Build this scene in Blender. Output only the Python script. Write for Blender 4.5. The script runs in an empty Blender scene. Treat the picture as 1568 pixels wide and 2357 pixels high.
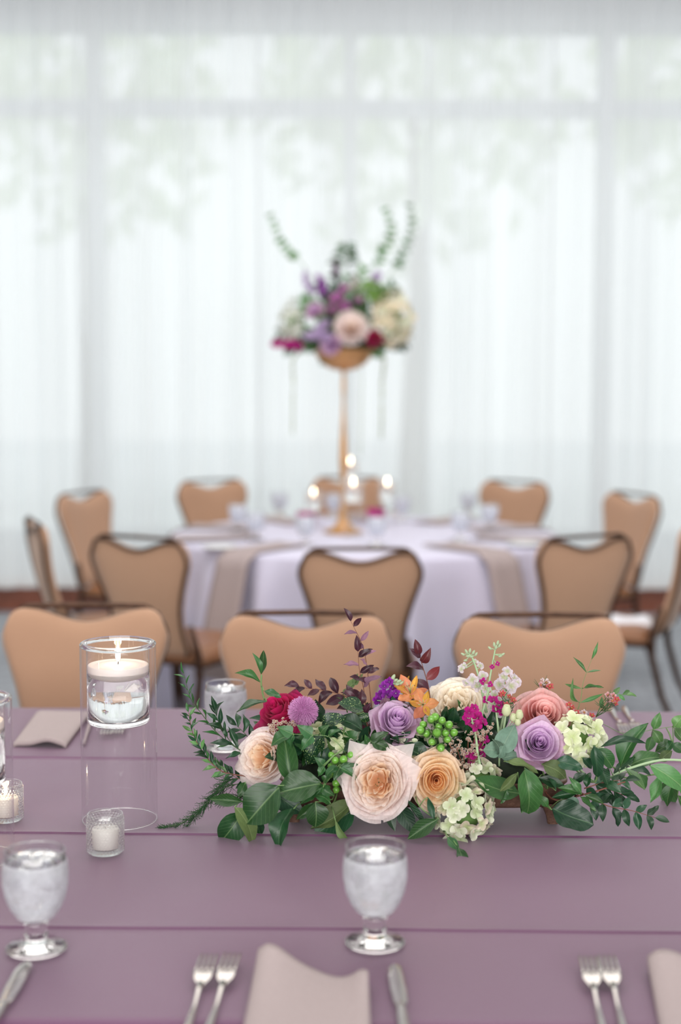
import bpy, math, random
from math import sin, cos, pi, sqrt, radians
from mathutils import Vector, Matrix, Euler, noise

random.seed(7)
R = random.random
def U(a, b): return a + (b - a) * R()
scn = bpy.context.scene
COL = scn.collection

# ------------------------------------------------------------------ camera
FPX = 3400.0
CAM_H = 1.5
cam_d = bpy.data.cameras.new('camera')
cam = bpy.data.objects.new('camera', cam_d); COL.objects.link(cam)
cam_d.sensor_fit = 'VERTICAL'; cam_d.sensor_height = 36.0
cam_d.lens = FPX / 2357 * 36
cam_d.clip_start = 0.05
CAM_M = Matrix.Translation((0, 0, CAM_H)) @ Matrix.Rotation(radians(90 - 5.51), 4, 'X') @ Matrix.Rotation(radians(0.17), 4, 'Z')
cam.matrix_world = CAM_M
cam_d.dof.use_dof = True
cam_d.dof.focus_distance = 2.44
cam_d.dof.aperture_fstop = 1.9
scn.camera = cam
# ------------------------------------------------------------------ world and lights
w = bpy.data.worlds.new('world'); scn.world = w; w.use_nodes = True
WN = w.node_tree
bg = WN.nodes['Background']
bg.inputs[0].default_value = (0.95, 0.97, 1.0, 1); bg.inputs[1].default_value = 1.72

def area(name, loc, rot, sx, sy, power, color):
    d = bpy.data.lights.new(name, 'AREA'); d.shape = 'RECTANGLE'
    d.size = sx; d.size_y = sy; d.energy = power; d.color = color
    o = bpy.data.objects.new(name, d); COL.objects.link(o)
    o.location = loc; o.rotation_euler = rot
    return o
area('daylight_behind', (0, -3.6, 1.9), (radians(84), 0, 0), 8, 2.6, 470, (1.0, 0.975, 0.95))
area('overhead_fill', (0, 4.9, 4.2), (0, 0, 0), 7, 6, 225, (1.0, 0.95, 0.9))  # broad overhead fill, added to lift the room and the window header
scn.view_settings.view_transform = 'Standard'
scn.view_settings.look = 'None'
scn.view_settings.exposure = 0.0
scn.view_settings.gamma = 1.0
scn.view_settings.use_curve_mapping = False
scn.cycles.use_denoising = True
scn.cycles.transparent_max_bounces = 32
scn.cycles.max_bounces = 14
scn.cycles.transmission_bounces = 14
scn.cycles.sample_clamp_indirect = 6
scn.cycles.caustics_refractive = True

# ------------------------------------------------------------------ helpers
def ray(px, py):
    d = Vector(((px - 784) / FPX, -(py - 1178.5) / FPX, -1))
    return (CAM_M.to_3x3() @ d)
def P(px, py, D):            # point of the vertical plane y = D seen at a pixel of the frame
    d = ray(px, py); k = D / d.y
    return Vector((0, 0, CAM_H)) + d * k
def T(px, py, h=0.75):       # point of the horizontal plane z = h
    d = ray(px, py); k = (h - CAM_H) / d.z
    return Vector((0, 0, CAM_H)) + d * k

def lin(v):
    v /= 255.0
    return v / 12.92 if v <= 0.04045 else ((v + 0.055) / 1.055) ** 2.4
def rgb(r, g, b): return (lin(r), lin(g), lin(b), 1)

def new_mat(name):
    m = bpy.data.materials.new(name); m.use_nodes = True
    nt = m.node_tree
    return m, nt, nt.nodes['Principled BSDF'], nt.nodes['Material Output']
def N(nt, kind, **kw):
    n = nt.nodes.new(kind)
    for k, v in kw.items():
        if k.startswith('i_'):
            k = k[2:]; k = int(k) if k.isdigit() else k.replace('_', ' ')
            n.inputs[k].default_value = v
        else: setattr(n, k, v)
    return n
def L(nt, a, b): nt.links.new(a, b)

def plain(name, col, rough=0.5, metal=0.0, noise_s=None, noise_a=0.15, bump=0.0, bump_s=200, transl=0.0, spec=0.5, coat=0, sheen=0, col2=None):
    m, nt, b, out = new_mat(name)
    b.inputs['Base Color'].default_value = col
    b.inputs['Roughness'].default_value = rough
    b.inputs['Metallic'].default_value = metal
    b.inputs['Specular IOR Level'].default_value = spec
    b.inputs['Coat Weight'].default_value = coat
    b.inputs['Sheen Weight'].default_value = sheen
    tc = N(nt, 'ShaderNodeTexCoord')
    if noise_s:
        n = N(nt, 'ShaderNodeTexNoise'); n.inputs['Scale'].default_value = noise_s; n.inputs['Detail'].default_value = 4
        L(nt, tc.outputs['Object'], n.inputs['Vector'])
        r = N(nt, 'ShaderNodeValToRGB')
        c2 = col2 or tuple(min(1, x * (1 + noise_a)) for x in col[:3]) + (1,)
        c1 = col if col2 else tuple(x * (1 - noise_a) for x in col[:3]) + (1,)
        r.color_ramp.elements[0].position = 0.35; r.color_ramp.elements[1].position = 0.65
        r.color_ramp.elements[0].color = c1; r.color_ramp.elements[1].color = c2
        L(nt, n.outputs[0], r.inputs[0]); L(nt, r.outputs[0], b.inputs['Base Color'])
    if bump:
        n2 = N(nt, 'ShaderNodeTexNoise'); n2.inputs['Scale'].default_value = bump_s
        L(nt, tc.outputs['Object'], n2.inputs['Vector'])
        bp = N(nt, 'ShaderNodeBump'); bp.inputs['Strength'].default_value = bump; bp.inputs['Distance'].default_value = 0.002
        L(nt, n2.outputs[0], bp.inputs['Height']); L(nt, bp.outputs[0], b.inputs['Normal'])
    if transl:
        t = N(nt, 'ShaderNodeBsdfTranslucent'); t.inputs[0].default_value = col
        if noise_s: L(nt, r.outputs[0], t.inputs[0])
        mx = N(nt, 'ShaderNodeMixShader'); mx.inputs[0].default_value = transl
        L(nt, b.outputs[0], mx.inputs[1]); L(nt, t.outputs[0], mx.inputs[2]); L(nt, mx.outputs[0], out.inputs[0])
    return m

def leaf_mat(name, col, vein, rough=0.38, coat=0.15, speck=None):
    """blade colour with a paler midrib and side veins in the leaf's own coordinates"""
    m, nt, b, out = new_mat(name)
    tc = N(nt, 'ShaderNodeTexCoord'); sx = N(nt, 'ShaderNodeSeparateXYZ'); L(nt, tc.outputs['Generated'], sx.inputs[0])
    s = N(nt, 'ShaderNodeMath', operation='SUBTRACT'); s.inputs[1].default_value = 0.5; L(nt, sx.outputs[0], s.inputs[0])
    a = N(nt, 'ShaderNodeMath', operation='ABSOLUTE'); L(nt, s.outputs[0], a.inputs[0])
    mid = N(nt, 'ShaderNodeMapRange'); mid.inputs['From Min'].default_value = 0.008; mid.inputs['From Max'].default_value = 0.03
    mid.inputs['To Min'].default_value = 0.5; mid.inputs['To Max'].default_value = 0; L(nt, a.outputs[0], mid.inputs['Value'])
    # side veins: frac((y - |x|*0.8)*7)
    k = N(nt, 'ShaderNodeMath', operation='MULTIPLY_ADD'); k.inputs[1].default_value = -0.7; L(nt, a.outputs[0], k.inputs[0]); L(nt, sx.outputs[1], k.inputs[2])
    k2 = N(nt, 'ShaderNodeMath', operation='MULTIPLY'); k2.inputs[1].default_value = 8; L(nt, k.outputs[0], k2.inputs[0])
    fr = N(nt, 'ShaderNodeMath', operation='FRACT'); L(nt, k2.outputs[0], fr.inputs[0])
    sd = N(nt, 'ShaderNodeMapRange'); sd.inputs['From Min'].default_value = 0.0; sd.inputs['From Max'].default_value = 0.12
    sd.inputs['To Min'].default_value = 0.22; sd.inputs['To Max'].default_value = 0; L(nt, fr.outputs[0], sd.inputs['Value'])
    mxv = N(nt, 'ShaderNodeMath', operation='MAXIMUM'); L(nt, mid.outputs[0], mxv.inputs[0]); L(nt, sd.outputs[0], mxv.inputs[1])
    oi = N(nt, 'ShaderNodeObjectInfo')
    hsv = N(nt, 'ShaderNodeHueSaturation'); hsv.inputs['Color'].default_value = col
    vr = N(nt, 'ShaderNodeMapRange'); vr.inputs['To Min'].default_value = 0.55; vr.inputs['To Max'].default_value = 1.35
    L(nt, oi.outputs['Random'], vr.inputs['Value']); L(nt, vr.outputs[0], hsv.inputs['Value'])
    hr = N(nt, 'ShaderNodeMapRange'); hr.inputs['To Min'].default_value = 0.485; hr.inputs['To Max'].default_value = 0.515
    mm = N(nt, 'ShaderNodeMath', operation='MULTIPLY'); mm.inputs[1].default_value = 7.3; L(nt, oi.outputs['Random'], mm.inputs[0])
    f2 = N(nt, 'ShaderNodeMath', operation='FRACT'); L(nt, mm.outputs[0], f2.inputs[0]); L(nt, f2.outputs[0], hr.inputs['Value']); L(nt, hr.outputs[0], hsv.inputs['Hue'])
    nz = N(nt, 'ShaderNodeTexNoise'); nz.inputs['Scale'].default_value = 5; L(nt, tc.outputs['Generated'], nz.inputs['Vector'])
    mc = N(nt, 'ShaderNodeMix', data_type='RGBA', blend_type='MULTIPLY'); mc.inputs[0].default_value = 0.45
    L(nt, hsv.outputs[0], mc.inputs[6]); L(nt, nz.outputs[0], mc.inputs[7])
    mv = N(nt, 'ShaderNodeMix', data_type='RGBA'); L(nt, mxv.outputs[0], mv.inputs[0]); L(nt, mc.outputs[2], mv.inputs[6]); mv.inputs[7].default_value = vein
    colout = mv.outputs[2]
    if speck:
        vo = N(nt, 'ShaderNodeTexNoise'); vo.inputs['Scale'].default_value = 16; vo.inputs['Detail'].default_value = 6; L(nt, tc.outputs['Generated'], vo.inputs['Vector'])
        gt = N(nt, 'ShaderNodeMath', operation='GREATER_THAN'); gt.inputs[1].default_value = 0.63; L(nt, vo.outputs[0], gt.inputs[0])
        ms = N(nt, 'ShaderNodeMix', data_type='RGBA'); L(nt, gt.outputs[0], ms.inputs[0]); L(nt, colout, ms.inputs[6]); ms.inputs[7].default_value = speck
        colout = ms.outputs[2]
    L(nt, colout, b.inputs['Base Color'])
    b.inputs['Roughness'].default_value = rough; b.inputs['Coat Weight'].default_value = coat; b.inputs['Coat Roughness'].default_value = 0.25
    bp = N(nt, 'ShaderNodeBump'); bp.inputs['Strength'].default_value = 0.35; bp.inputs['Distance'].default_value = 0.002
    L(nt, mxv.outputs[0], bp.inputs['Height']); bp.invert = True; L(nt, bp.outputs[0], b.inputs['Normal'])
    t = N(nt, 'ShaderNodeBsdfTranslucent'); L(nt, colout, t.inputs[0])
    mx = N(nt, 'ShaderNodeMixShader'); mx.inputs[0].default_value = 0.22
    L(nt, b.outputs[0], mx.inputs[1]); L(nt, t.outputs[0], mx.inputs[2]); L(nt, mx.outputs[0], out.inputs[0])
    return m

def petal_mat(name, col, col2=None, transl=0.3):
    """petal colour, going to col2 at its foot, with fine lengthwise veining"""
    m, nt, b, out = new_mat(name)
    uv = N(nt, 'ShaderNodeUVMap'); sx = N(nt, 'ShaderNodeSeparateXYZ'); L(nt, uv.outputs[0], sx.inputs[0])
    r = N(nt, 'ShaderNodeMapRange'); r.inputs['From Min'].default_value = 0.25; r.inputs['From Max'].default_value = 0.95
    L(nt, sx.outputs[1], r.inputs['Value'])
    mv = N(nt, 'ShaderNodeMix', data_type='RGBA'); L(nt, r.outputs[0], mv.inputs[0]); mv.inputs[6].default_value = col2 or col; mv.inputs[7].default_value = col
    mp = N(nt, 'ShaderNodeMapping'); mp.inputs['Scale'].default_value = (26, 1.6, 1); L(nt, uv.outputs[0], mp.inputs[0])
    nz = N(nt, 'ShaderNodeTexNoise'); nz.inputs['Scale'].default_value = 1.0; L(nt, mp.outputs[0], nz.inputs['Vector'])
    nr = N(nt, 'ShaderNodeMapRange'); nr.inputs['From Min'].default_value = 0.3; nr.inputs['From Max'].default_value = 0.7
    nr.inputs['To Min'].default_value = 0.9; nr.inputs['To Max'].default_value = 1.04; L(nt, nz.outputs[0], nr.inputs['Value'])
    mc = N(nt, 'ShaderNodeVectorMath', operation='SCALE'); L(nt, mv.outputs[2], mc.inputs[0]); L(nt, nr.outputs[0], mc.inputs['Scale'])
    L(nt, mc.outputs[0], b.inputs['Base Color']); b.inputs['Roughness'].default_value = 0.6; b.inputs['Sheen Weight'].default_value = 0.15
    bp = N(nt, 'ShaderNodeBump'); bp.inputs['Strength'].default_value = 0.15; bp.inputs['Distance'].default_value = 0.001
    L(nt, nz.outputs[0], bp.inputs['Height']); L(nt, bp.outputs[0], b.inputs['Normal'])
    t = N(nt, 'ShaderNodeBsdfTranslucent'); L(nt, mc.outputs[0], t.inputs[0])
    mx = N(nt, 'ShaderNodeMixShader'); mx.inputs[0].default_value = transl
    L(nt, b.outputs[0], mx.inputs[1]); L(nt, t.outputs[0], mx.inputs[2]); L(nt, mx.outputs[0], out.inputs[0])
    return m

def thin_glass(name, tint=(0.97, 0.985, 0.98, 1), gl=0.9, rough=0.02, edge=0.85, base=0.03):
    """a thin glass wall: lets the view through, mirrors at grazing angles"""
    m, nt, b, out = new_mat(name); nt.nodes.remove(b)
    tr = N(nt, 'ShaderNodeBsdfTransparent'); tr.inputs[0].default_value = tint
    g = N(nt, 'ShaderNodeBsdfGlossy'); g.inputs['Roughness'].default_value = rough; g.inputs[0].default_value = (gl, gl, gl, 1)
    lw = N(nt, 'ShaderNodeLayerWeight'); lw.inputs[0].default_value = 0.5      # facing = 1 - |cos|, alike on both sides
    pw = N(nt, 'ShaderNodeMath', operation='POWER'); pw.inputs[1].default_value = 3.2; L(nt, lw.outputs['Facing'], pw.inputs[0])
    ad = N(nt, 'ShaderNodeMath', operation='MULTIPLY_ADD'); ad.inputs[1].default_value = edge; ad.inputs[2].default_value = base; ad.use_clamp = True; L(nt, pw.outputs[0], ad.inputs[0])
    mx = N(nt, 'ShaderNodeMixShader'); L(nt, ad.outputs[0], mx.inputs[0]); L(nt, tr.outputs[0], mx.inputs[1]); L(nt, g.outputs[0], mx.inputs[2])
    L(nt, mx.outputs[0], out.inputs[0])
    return m
def solid_glass(name, col=(1, 1, 1, 1), rough=0.0, ior=1.45):
    m, nt, b, out = new_mat(name)
    b.inputs['Base Color'].default_value = col; b.inputs['Roughness'].default_value = rough
    b.inputs['Transmission Weight'].default_value = 1; b.inputs['IOR'].default_value = ior
    return m
def frost_mat(name, amount=0.5, scale=60):
    """fogged wet glass: pale scattering film broken by clear patches"""
    m, nt, b, out = new_mat(name)
    b.inputs['Base Color'].default_value = (0.86, 0.88, 0.93, 1); b.inputs['Roughness'].default_value = 0.35
    tl = N(nt, 'ShaderNodeBsdfTranslucent'); tl.inputs[0].default_value = (0.9, 0.92, 0.97, 1)
    m1 = N(nt, 'ShaderNodeMixShader'); m1.inputs[0].default_value = 0.55; L(nt, b.outputs[0], m1.inputs[1]); L(nt, tl.outputs[0], m1.inputs[2])
    tr = N(nt, 'ShaderNodeBsdfTransparent')
    tc = N(nt, 'ShaderNodeTexCoord'); nz = N(nt, 'ShaderNodeTexNoise'); nz.inputs['Scale'].default_value = scale; nz.inputs['Detail'].default_value = 5
    L(nt, tc.outputs['Object'], nz.inputs['Vector'])
    mr = N(nt, 'ShaderNodeMapRange'); mr.inputs['From Min'].default_value = 0.35; mr.inputs['From Max'].default_value = 0.65
    mr.inputs['To Min'].default_value = amount - 0.2; mr.inputs['To Max'].default_value = amount + 0.2; L(nt, nz.outputs[0], mr.inputs['Value'])
    mx = N(nt, 'ShaderNodeMixShader'); L(nt, mr.outputs[0], mx.inputs[0]); L(nt, tr.outputs[0], mx.inputs[1]); L(nt, m1.outputs[0], mx.inputs[2])
    L(nt, mx.outputs[0], out.inputs[0])
    return m
def emit(name, col, s):
    m, nt, b, out = new_mat(name); nt.nodes.remove(b)
    e = N(nt, 'ShaderNodeEmission'); e.inputs[0].default_value = col; e.inputs[1].default_value = s
    L(nt, e.outputs[0], out.inputs[0]); return m

# mesh building -----------------------------------------------------
class MB:
    def __init__(s): s.v = []; s.f = []; s.uv = []
    def grid(s, nu, nv, fn, close_u=False):
        """fn(i, j) -> point; quads between; uv = (i/nu, j/nv)"""
        b = len(s.v); cu = nu if close_u else nu + 1
        for j in range(nv + 1):
            for i in range(cu):
                s.v.append(tuple(fn(i, j))); s.uv.append((i / nu, j / nv))
        for j in range(nv):
            for i in range(nu):
                a = b + j * cu + i; c = b + j * cu + (i + 1) % cu if close_u else a + 1
                s.f.append((a, c, c + cu, a + cu))
        return s
    def lathe(s, prof, n=32, M=None):
        M = M or Matrix()
        def fn(i, j):
            a = 2 * pi * i / n; r, z = prof[j]
            return M @ Vector((r * cos(a), r * sin(a), z))
        return s.grid(n, len(prof) - 1, fn, True)
    def tube(s, pts, rad, n=6, caps=True, flat=1.0):
        pts = [Vector(p) for p in pts]; m = len(pts)
        rr = rad if hasattr(rad, '__len__') else [rad] * m
        ref = Vector((0.13, 0.27, 0.95)); fr = []
        for i in range(m):
            t = (pts[min(i + 1, m - 1)] - pts[max(i - 1, 0)]).normalized()
            x = t.cross(ref) if i == 0 else fr[-1][1].cross(t)
            if x.length < 0.05: x = t.cross(Vector((1, 0, 0)))
            x.normalize(); y = t.cross(x)
            fr.append((x, y))
        b = len(s.v)
        s.grid(n, m - 1, lambda i, j: pts[j] + (fr[j][0] * cos(2 * pi * i / n) + fr[j][1] * sin(2 * pi * i / n) * flat) * rr[j], True)
        if caps:
            s.f.append(tuple(range(b + n - 1, b - 1, -1))); s.f.append(tuple(range(b + (m - 1) * n, b + m * n)))
        return s
    def box(s, c, d, M=None):
        M = M or Matrix(); b = len(s.v)
        for z in (-1, 1):
            for y in (-1, 1):
                for x in (-1, 1):
                    s.v.append(tuple(M @ Vector((c[0] + x * d[0] / 2, c[1] + y * d[1] / 2, c[2] + z * d[2] / 2)))); s.uv.append((0, 0))
        for f in ((0, 2, 3, 1), (4, 5, 7, 6), (0, 1, 5, 4), (2, 6, 7, 3), (0, 4, 6, 2), (1, 3, 7, 5)): s.f.append(tuple(b + k for k in f))
        return s
    def poly(s, pts, f):
        b = len(s.v); s.v += [tuple(p) for p in pts]; s.uv += [(0, 0)] * len(pts); s.f += [tuple(b + k for k in q) for q in f]; return s
    def ball(s, c, r, n=10, sc=(1, 1, 1)):
        c = Vector(c)
        prof = [(sin(pi * j / n) , -cos(pi * j / n)) for j in range(n + 1)]
        return s.grid(n + 2, n, lambda i, j: c + Vector((max(prof[j][0], 0.001) * cos(2 * pi * i / (n + 2)) * r * sc[0], max(prof[j][0], 0.001) * sin(2 * pi * i / (n + 2)) * r * sc[1], prof[j][1] * r * sc[2])), True)
    def mesh(s, name, mat, smooth=True):
        me = bpy.data.meshes.new(name); me.from_pydata(s.v, [], s.f)
        if s.uv:
            ul = me.uv_layers.new(name='UVMap'); li = [0] * len(me.loops); me.loops.foreach_get('vertex_index', li)
            fl = [0.0] * (2 * len(li))
            for k, vi in enumerate(li): fl[2 * k], fl[2 * k + 1] = s.uv[vi]
            ul.data.foreach_set('uv', fl)
        if smooth: me.polygons.foreach_set('use_smooth', [True] * len(me.polygons))
        me.materials.append(mat); me.update(); return me

def put(name, me, parent=None, M=None, **props):
    """link mesh me as an object; M is its world matrix"""
    o = bpy.data.objects.new(name, me); COL.objects.link(o)
    M = M or Matrix()
    if parent is not None:
        o.parent = parent; o.matrix_parent_inverse = Matrix()
        o.matrix_basis = parent_world(parent).inverted() @ M
    else: o.matrix_basis = M
    for k, v in props.items(): o[k] = v
    return o
def parent_world(p):
    m = p.matrix_basis.copy()
    while p.parent is not None:
        p = p.parent; m = p.matrix_basis @ m
    return m
def thing(name, label, cat, loc=(0, 0, 0), rz=0.0, group=None, M=None):
    o = bpy.data.objects.new(name, None); COL.objects.link(o); o.empty_display_size = 0.05
    o.matrix_basis = M if M is not None else Matrix.Translation(loc) @ Matrix.Rotation(rz, 4, 'Z')
    o['label'] = label; o['category'] = cat
    if group: o['group'] = group
    return o
def tag(o, label, cat, group=None, kind=None):
    o['label'] = label; o['category'] = cat
    if group: o['group'] = group
    if kind: o['kind'] = kind
    return o
def struct(name, mb, mat, smooth=False, parent=None):
    o = put(name, mb.mesh(name, mat, smooth), parent)
    if parent is None: o['kind'] = 'structure'
    return o
def bevel(o, wd, seg=2):
    b = o.modifiers.new('bevel', 'BEVEL'); b.width = wd; b.segments = seg; b.limit_method = 'ANGLE'; return o
def frame(z, up=Vector((0, 0, 1)), loc=(0, 0, 0)):
    """matrix whose Z is z"""
    z = Vector(z).normalized(); x = up.cross(z)
    if x.length < 1e-3: x = Vector((1, 0, 0))
    x.normalize(); y = z.cross(x)
    M = Matrix((x, y, z)).transposed().to_4x4(); M.translation = Vector(loc); return M
def copy_tree(root, M, label=None, group=None):
    r = root.copy(); COL.objects.link(r); r.matrix_basis = M
    if label: r['label'] = label
    if group: r['group'] = group
    def rec(src, dst):
        for ch in src.children:
            c = ch.copy(); COL.objects.link(c); c.parent = dst; c.matrix_parent_inverse = Matrix()
            rec(ch, c)
    rec(root, r); return r

# ------------------------------------------------------------------ materials
M_ = {}
M_['carpet'] = plain('carpet', rgb(150, 155, 162), 0.95, noise_s=14, noise_a=0.16, bump=0.6, bump_s=260)
M_['wall'] = plain('wall_paint', rgb(205, 203, 200), 0.8, noise_s=3, noise_a=0.03)
M_['ceiling'] = plain('ceiling_paint', rgb(225, 224, 222), 0.9, noise_s=3, noise_a=0.02)
M_['sill'] = plain('stained_wood', rgb(134, 76, 56), 0.45, noise_s=8, noise_a=0.25)
M_['frame'] = plain('window_frame_paint', rgb(212, 217, 222), 0.5)
M_['bronze'] = plain('bronze_metal', rgb(78, 56, 44), 0.35, metal=0.75, noise_s=40, noise_a=0.2)
M_['gold'] = plain('gold_metal', rgb(196, 150, 100), 0.38, metal=0.75, noise_s=20, noise_a=0.1)
M_['steel'] = plain('steel', rgb(205, 200, 196), 0.16, metal=1.0, noise_s=30, noise_a=0.04)
M_['napkin'] = plain('napkin_linen', rgb(172, 158, 158), 0.85, noise_s=300, noise_a=0.04, bump=0.3, bump_s=900)
M_['wax'] = plain('white_wax', rgb(246, 238, 236), 0.35, transl=0.35)
M_['wick'] = plain('wick', rgb(40, 30, 26), 0.9)
M_['flame'] = emit('flame', (1.0, 0.62, 0.28, 1), 14)
M_['flame_core'] = emit('flame_core', (1.0, 0.86, 0.62, 1), 16)
M_['glass_wall'] = thin_glass('clear_glass_wall', tint=(0.985, 0.99, 0.99, 1), gl=0.95)
M_['glass_rim'] = solid_glass('clear_glass_rim')
M_['goblet_glass'] = thin_glass('goblet_glass', tint=(0.97, 0.975, 0.98, 1), gl=0.9, base=0.04)
M_['glass_foot'] = solid_glass('goblet_foot_glass')
M_['water'] = solid_glass('water', ior=1.33)
M_['frost'] = frost_mat('condensation', 0.66, 45)
M_['ice'] = solid_glass('ice', (0.93, 0.94, 0.97, 1), 0.25, 1.31)
M_['hobnail'] = thin_glass('hobnail_glass', tint=(0.97, 0.99, 0.98, 1), gl=1.0, base=0.06)
M_['milky_water'] = frost_mat('milky_ice_water', 1.1, 30)
M_['magenta_body'] = plain('magenta_votive_body', rgb(206, 60, 160), 0.2, transl=0.6)
M_['hobnail_bump'] = solid_glass('hobnail_bump_glass', (1, 1, 1, 1), 0.08, 1.25)
M_['magenta_glass'] = thin_glass('magenta_glass', tint=(0.75, 0.12, 0.5, 1), gl=0.5)
M_['pane'] = thin_glass('window_pane', tint=(0.97, 0.99, 0.98, 1), gl=0.5)
M_['trough'] = plain('brown_metal', rgb(104, 78, 66), 0.45, metal=0.3, noise_s=90, noise_a=0.35, bump=0.5, bump_s=300, col2=rgb(128, 98, 82))
M_['foam'] = plain('floral_moss', rgb(28, 42, 26), 0.95, noise_s=60, noise_a=0.4)
M_['stem'] = plain('green_stem', rgb(108, 140, 84), 0.5)
M_['stem_dark'] = plain('dark_stem', rgb(60, 84, 48), 0.55)
M_['stem_brown'] = plain('brown_stem', rgb(116, 70, 56), 0.6)
M_['leaf_a'] = leaf_mat('broad_green_leaf', rgb(52, 106, 52), rgb(128, 160, 104))
M_['leaf_dark'] = leaf_mat('dark_green_leaf', rgb(36, 80, 50), rgb(80, 118, 78))
M_['leaf_light'] = leaf_mat('light_green_leaf', rgb(98, 152, 86), rgb(158, 190, 130))
M_['leaf_olive'] = leaf_mat('olive_leaf_underside', rgb(104, 130, 76), rgb(140, 158, 104), rough=0.6, coat=0)
M_['leaf_grey'] = leaf_mat('grey_green_leaf', rgb(112, 146, 124), rgb(150, 176, 150), rough=0.6, coat=0)
M_['leaf_plum'] = leaf_mat('plum_leaf', rgb(78, 40, 54), rgb(120, 78, 92))
M_['leaf_mauve'] = leaf_mat('mauve_leaf_underside', rgb(168, 122, 146), rgb(176, 134, 152), rough=0.6, coat=0)
M_['leaf_red'] = leaf_mat('wine_red_leaf', rgb(120, 48, 58), rgb(160, 90, 96))
M_['leaf_speck'] = leaf_mat('speckled_leaf', rgb(26, 74, 40), rgb(40, 90, 50), speck=rgb(190, 215, 140))
M_['berry'] = plain('green_berry', rgb(112, 172, 66), 0.25, noise_s=90, noise_a=0.1, coat=0.4, transl=0.1)
M_['calyx'] = plain('calyx', rgb(112, 150, 84), 0.5, transl=0.15)

def sheer():
    m, nt, b, out = new_mat('sheer_voile'); nt.nodes.remove(b)
    d = N(nt, 'ShaderNodeBsdfDiffuse'); d.inputs[0].default_value = (0.9, 0.91, 0.92, 1)
    t = N(nt, 'ShaderNodeBsdfTranslucent'); t.inputs[0].default_value = (0.86, 0.885, 0.90, 1)
    tr = N(nt, 'ShaderNodeBsdfTransparent')
    a = N(nt, 'ShaderNodeMixShader'); a.inputs[0].default_value = 0.62; L(nt, d.outputs[0], a.inputs[1]); L(nt, t.outputs[0], a.inputs[2])
    # weave density: thread doubling varies from fold to fold
    tc = N(nt, 'ShaderNodeTexCoord'); mp = N(nt, 'ShaderNodeMapping'); mp.inputs['Scale'].default_value = (9, 0.0, 0.12)
    L(nt, tc.outputs['Object'], mp.inputs[0]); nz = N(nt, 'ShaderNodeTexNoise'); nz.inputs['Scale'].default_value = 1.0; nz.inputs['Detail'].default_value = 3
    L(nt, mp.outputs[0], nz.inputs['Vector'])
    mr = N(nt, 'ShaderNodeMapRange'); mr.inputs['From Min'].default_value = 0.3; mr.inputs['From Max'].default_value = 0.7
    mr.inputs['To Min'].default_value = 0.11; mr.inputs['To Max'].default_value = 0.22; L(nt, nz.outputs[0], mr.inputs['Value'])
    mx = N(nt, 'ShaderNodeMixShader'); L(nt, mr.outputs[0], mx.inputs[0]); L(nt, a.outputs[0], mx.inputs[1]); L(nt, tr.outputs[0], mx.inputs[2])
    L(nt, mx.outputs[0], out.inputs[0]); return m
M_['sheer'] = sheer()

def fabric(name, c, c2, scale=700, rough=0.8, sheen=0.3, bump=0.35):
    m, nt, b, out = new_mat(name)
    tc = N(nt, 'ShaderNodeTexCoord')
    ck = N(nt, 'ShaderNodeTexVoronoi'); ck.inputs['Scale'].default_value = scale; L(nt, tc.outputs['Object'], ck.inputs['Vector'])
    nz = N(nt, 'ShaderNodeTexNoise'); nz.inputs['Scale'].default_value = 2.5; L(nt, tc.outputs['Object'], nz.inputs['Vector'])
    ad = N(nt, 'ShaderNodeMath', operation='MULTIPLY_ADD'); ad.inputs[1].default_value = 0.5; L(nt, ck.outputs['Distance'], ad.inputs[0])
    L(nt, nz.outputs[0], ad.inputs[2])
    mv = N(nt, 'ShaderNodeMix', data_type='RGBA'); L(nt, ad.outputs[0], mv.inputs[0]); mv.inputs[6].default_value = c; mv.inputs[7].default_value = c2
    L(nt, mv.outputs[2], b.inputs['Base Color']); b.inputs['Roughness'].default_value = rough
    b.inputs['Sheen Weight'].default_value = sheen
    bp = N(nt, 'ShaderNodeBump'); bp.inputs['Strength'].default_value = bump; bp.inputs['Distance'].default_value = 0.0008
    L(nt, ck.outputs['Distance'], bp.inputs['Height']); L(nt, bp.outputs[0], b.inputs['Normal'])
    return m
M_['tan'] = fabric('tan_upholstery', rgb(190, 152, 124), rgb(177, 139, 112), scale=420)
M_['seat'] = plain('tan_seat_vinyl', rgb(140, 94, 62), 0.35, noise_s=6, noise_a=0.12)
M_['mauve'] = fabric('mauve_satin', rgb(110, 69, 104), rgb(100, 61, 92), scale=1500, rough=0.45, sheen=0.25, bump=0.12)
M_['lilac'] = fabric('pale_lilac_linen', rgb(218, 218, 240), rgb(208, 205, 228), scale=900, rough=0.7, sheen=0.3, bump=0.2)

# ------------------------------------------------------------------ the room
RX, RY0, RY1, RZ = 6.0, -4.2, 9.35, 4.4
WIN_Y = 9.2
struct('floor', MB().box((0, (RY0 + RY1) / 2 + 2, -0.05), (2 * RX + 2, RY1 - RY0 + 5, 0.1)), M_['carpet'])
struct('ceiling', MB().box((0, (RY0 + RY1) / 2, RZ + 0.05), (2 * RX + .2, RY1 - RY0, 0.1)), M_['ceiling'])
struct('wall_left', MB().box((-RX - 0.05, (RY0 + RY1) / 2, RZ / 2), (0.1, RY1 - RY0, RZ)), M_['wall'])
struct('wall_right', MB().box((RX + 0.05, (RY0 + RY1) / 2, RZ / 2), (0.1, RY1 - RY0, RZ)), M_['wall'])
struct('wall_front', MB().box((0, RY0 - 0.05, RZ / 2), (2 * RX, 0.1, RZ)), M_['wall'])
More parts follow.
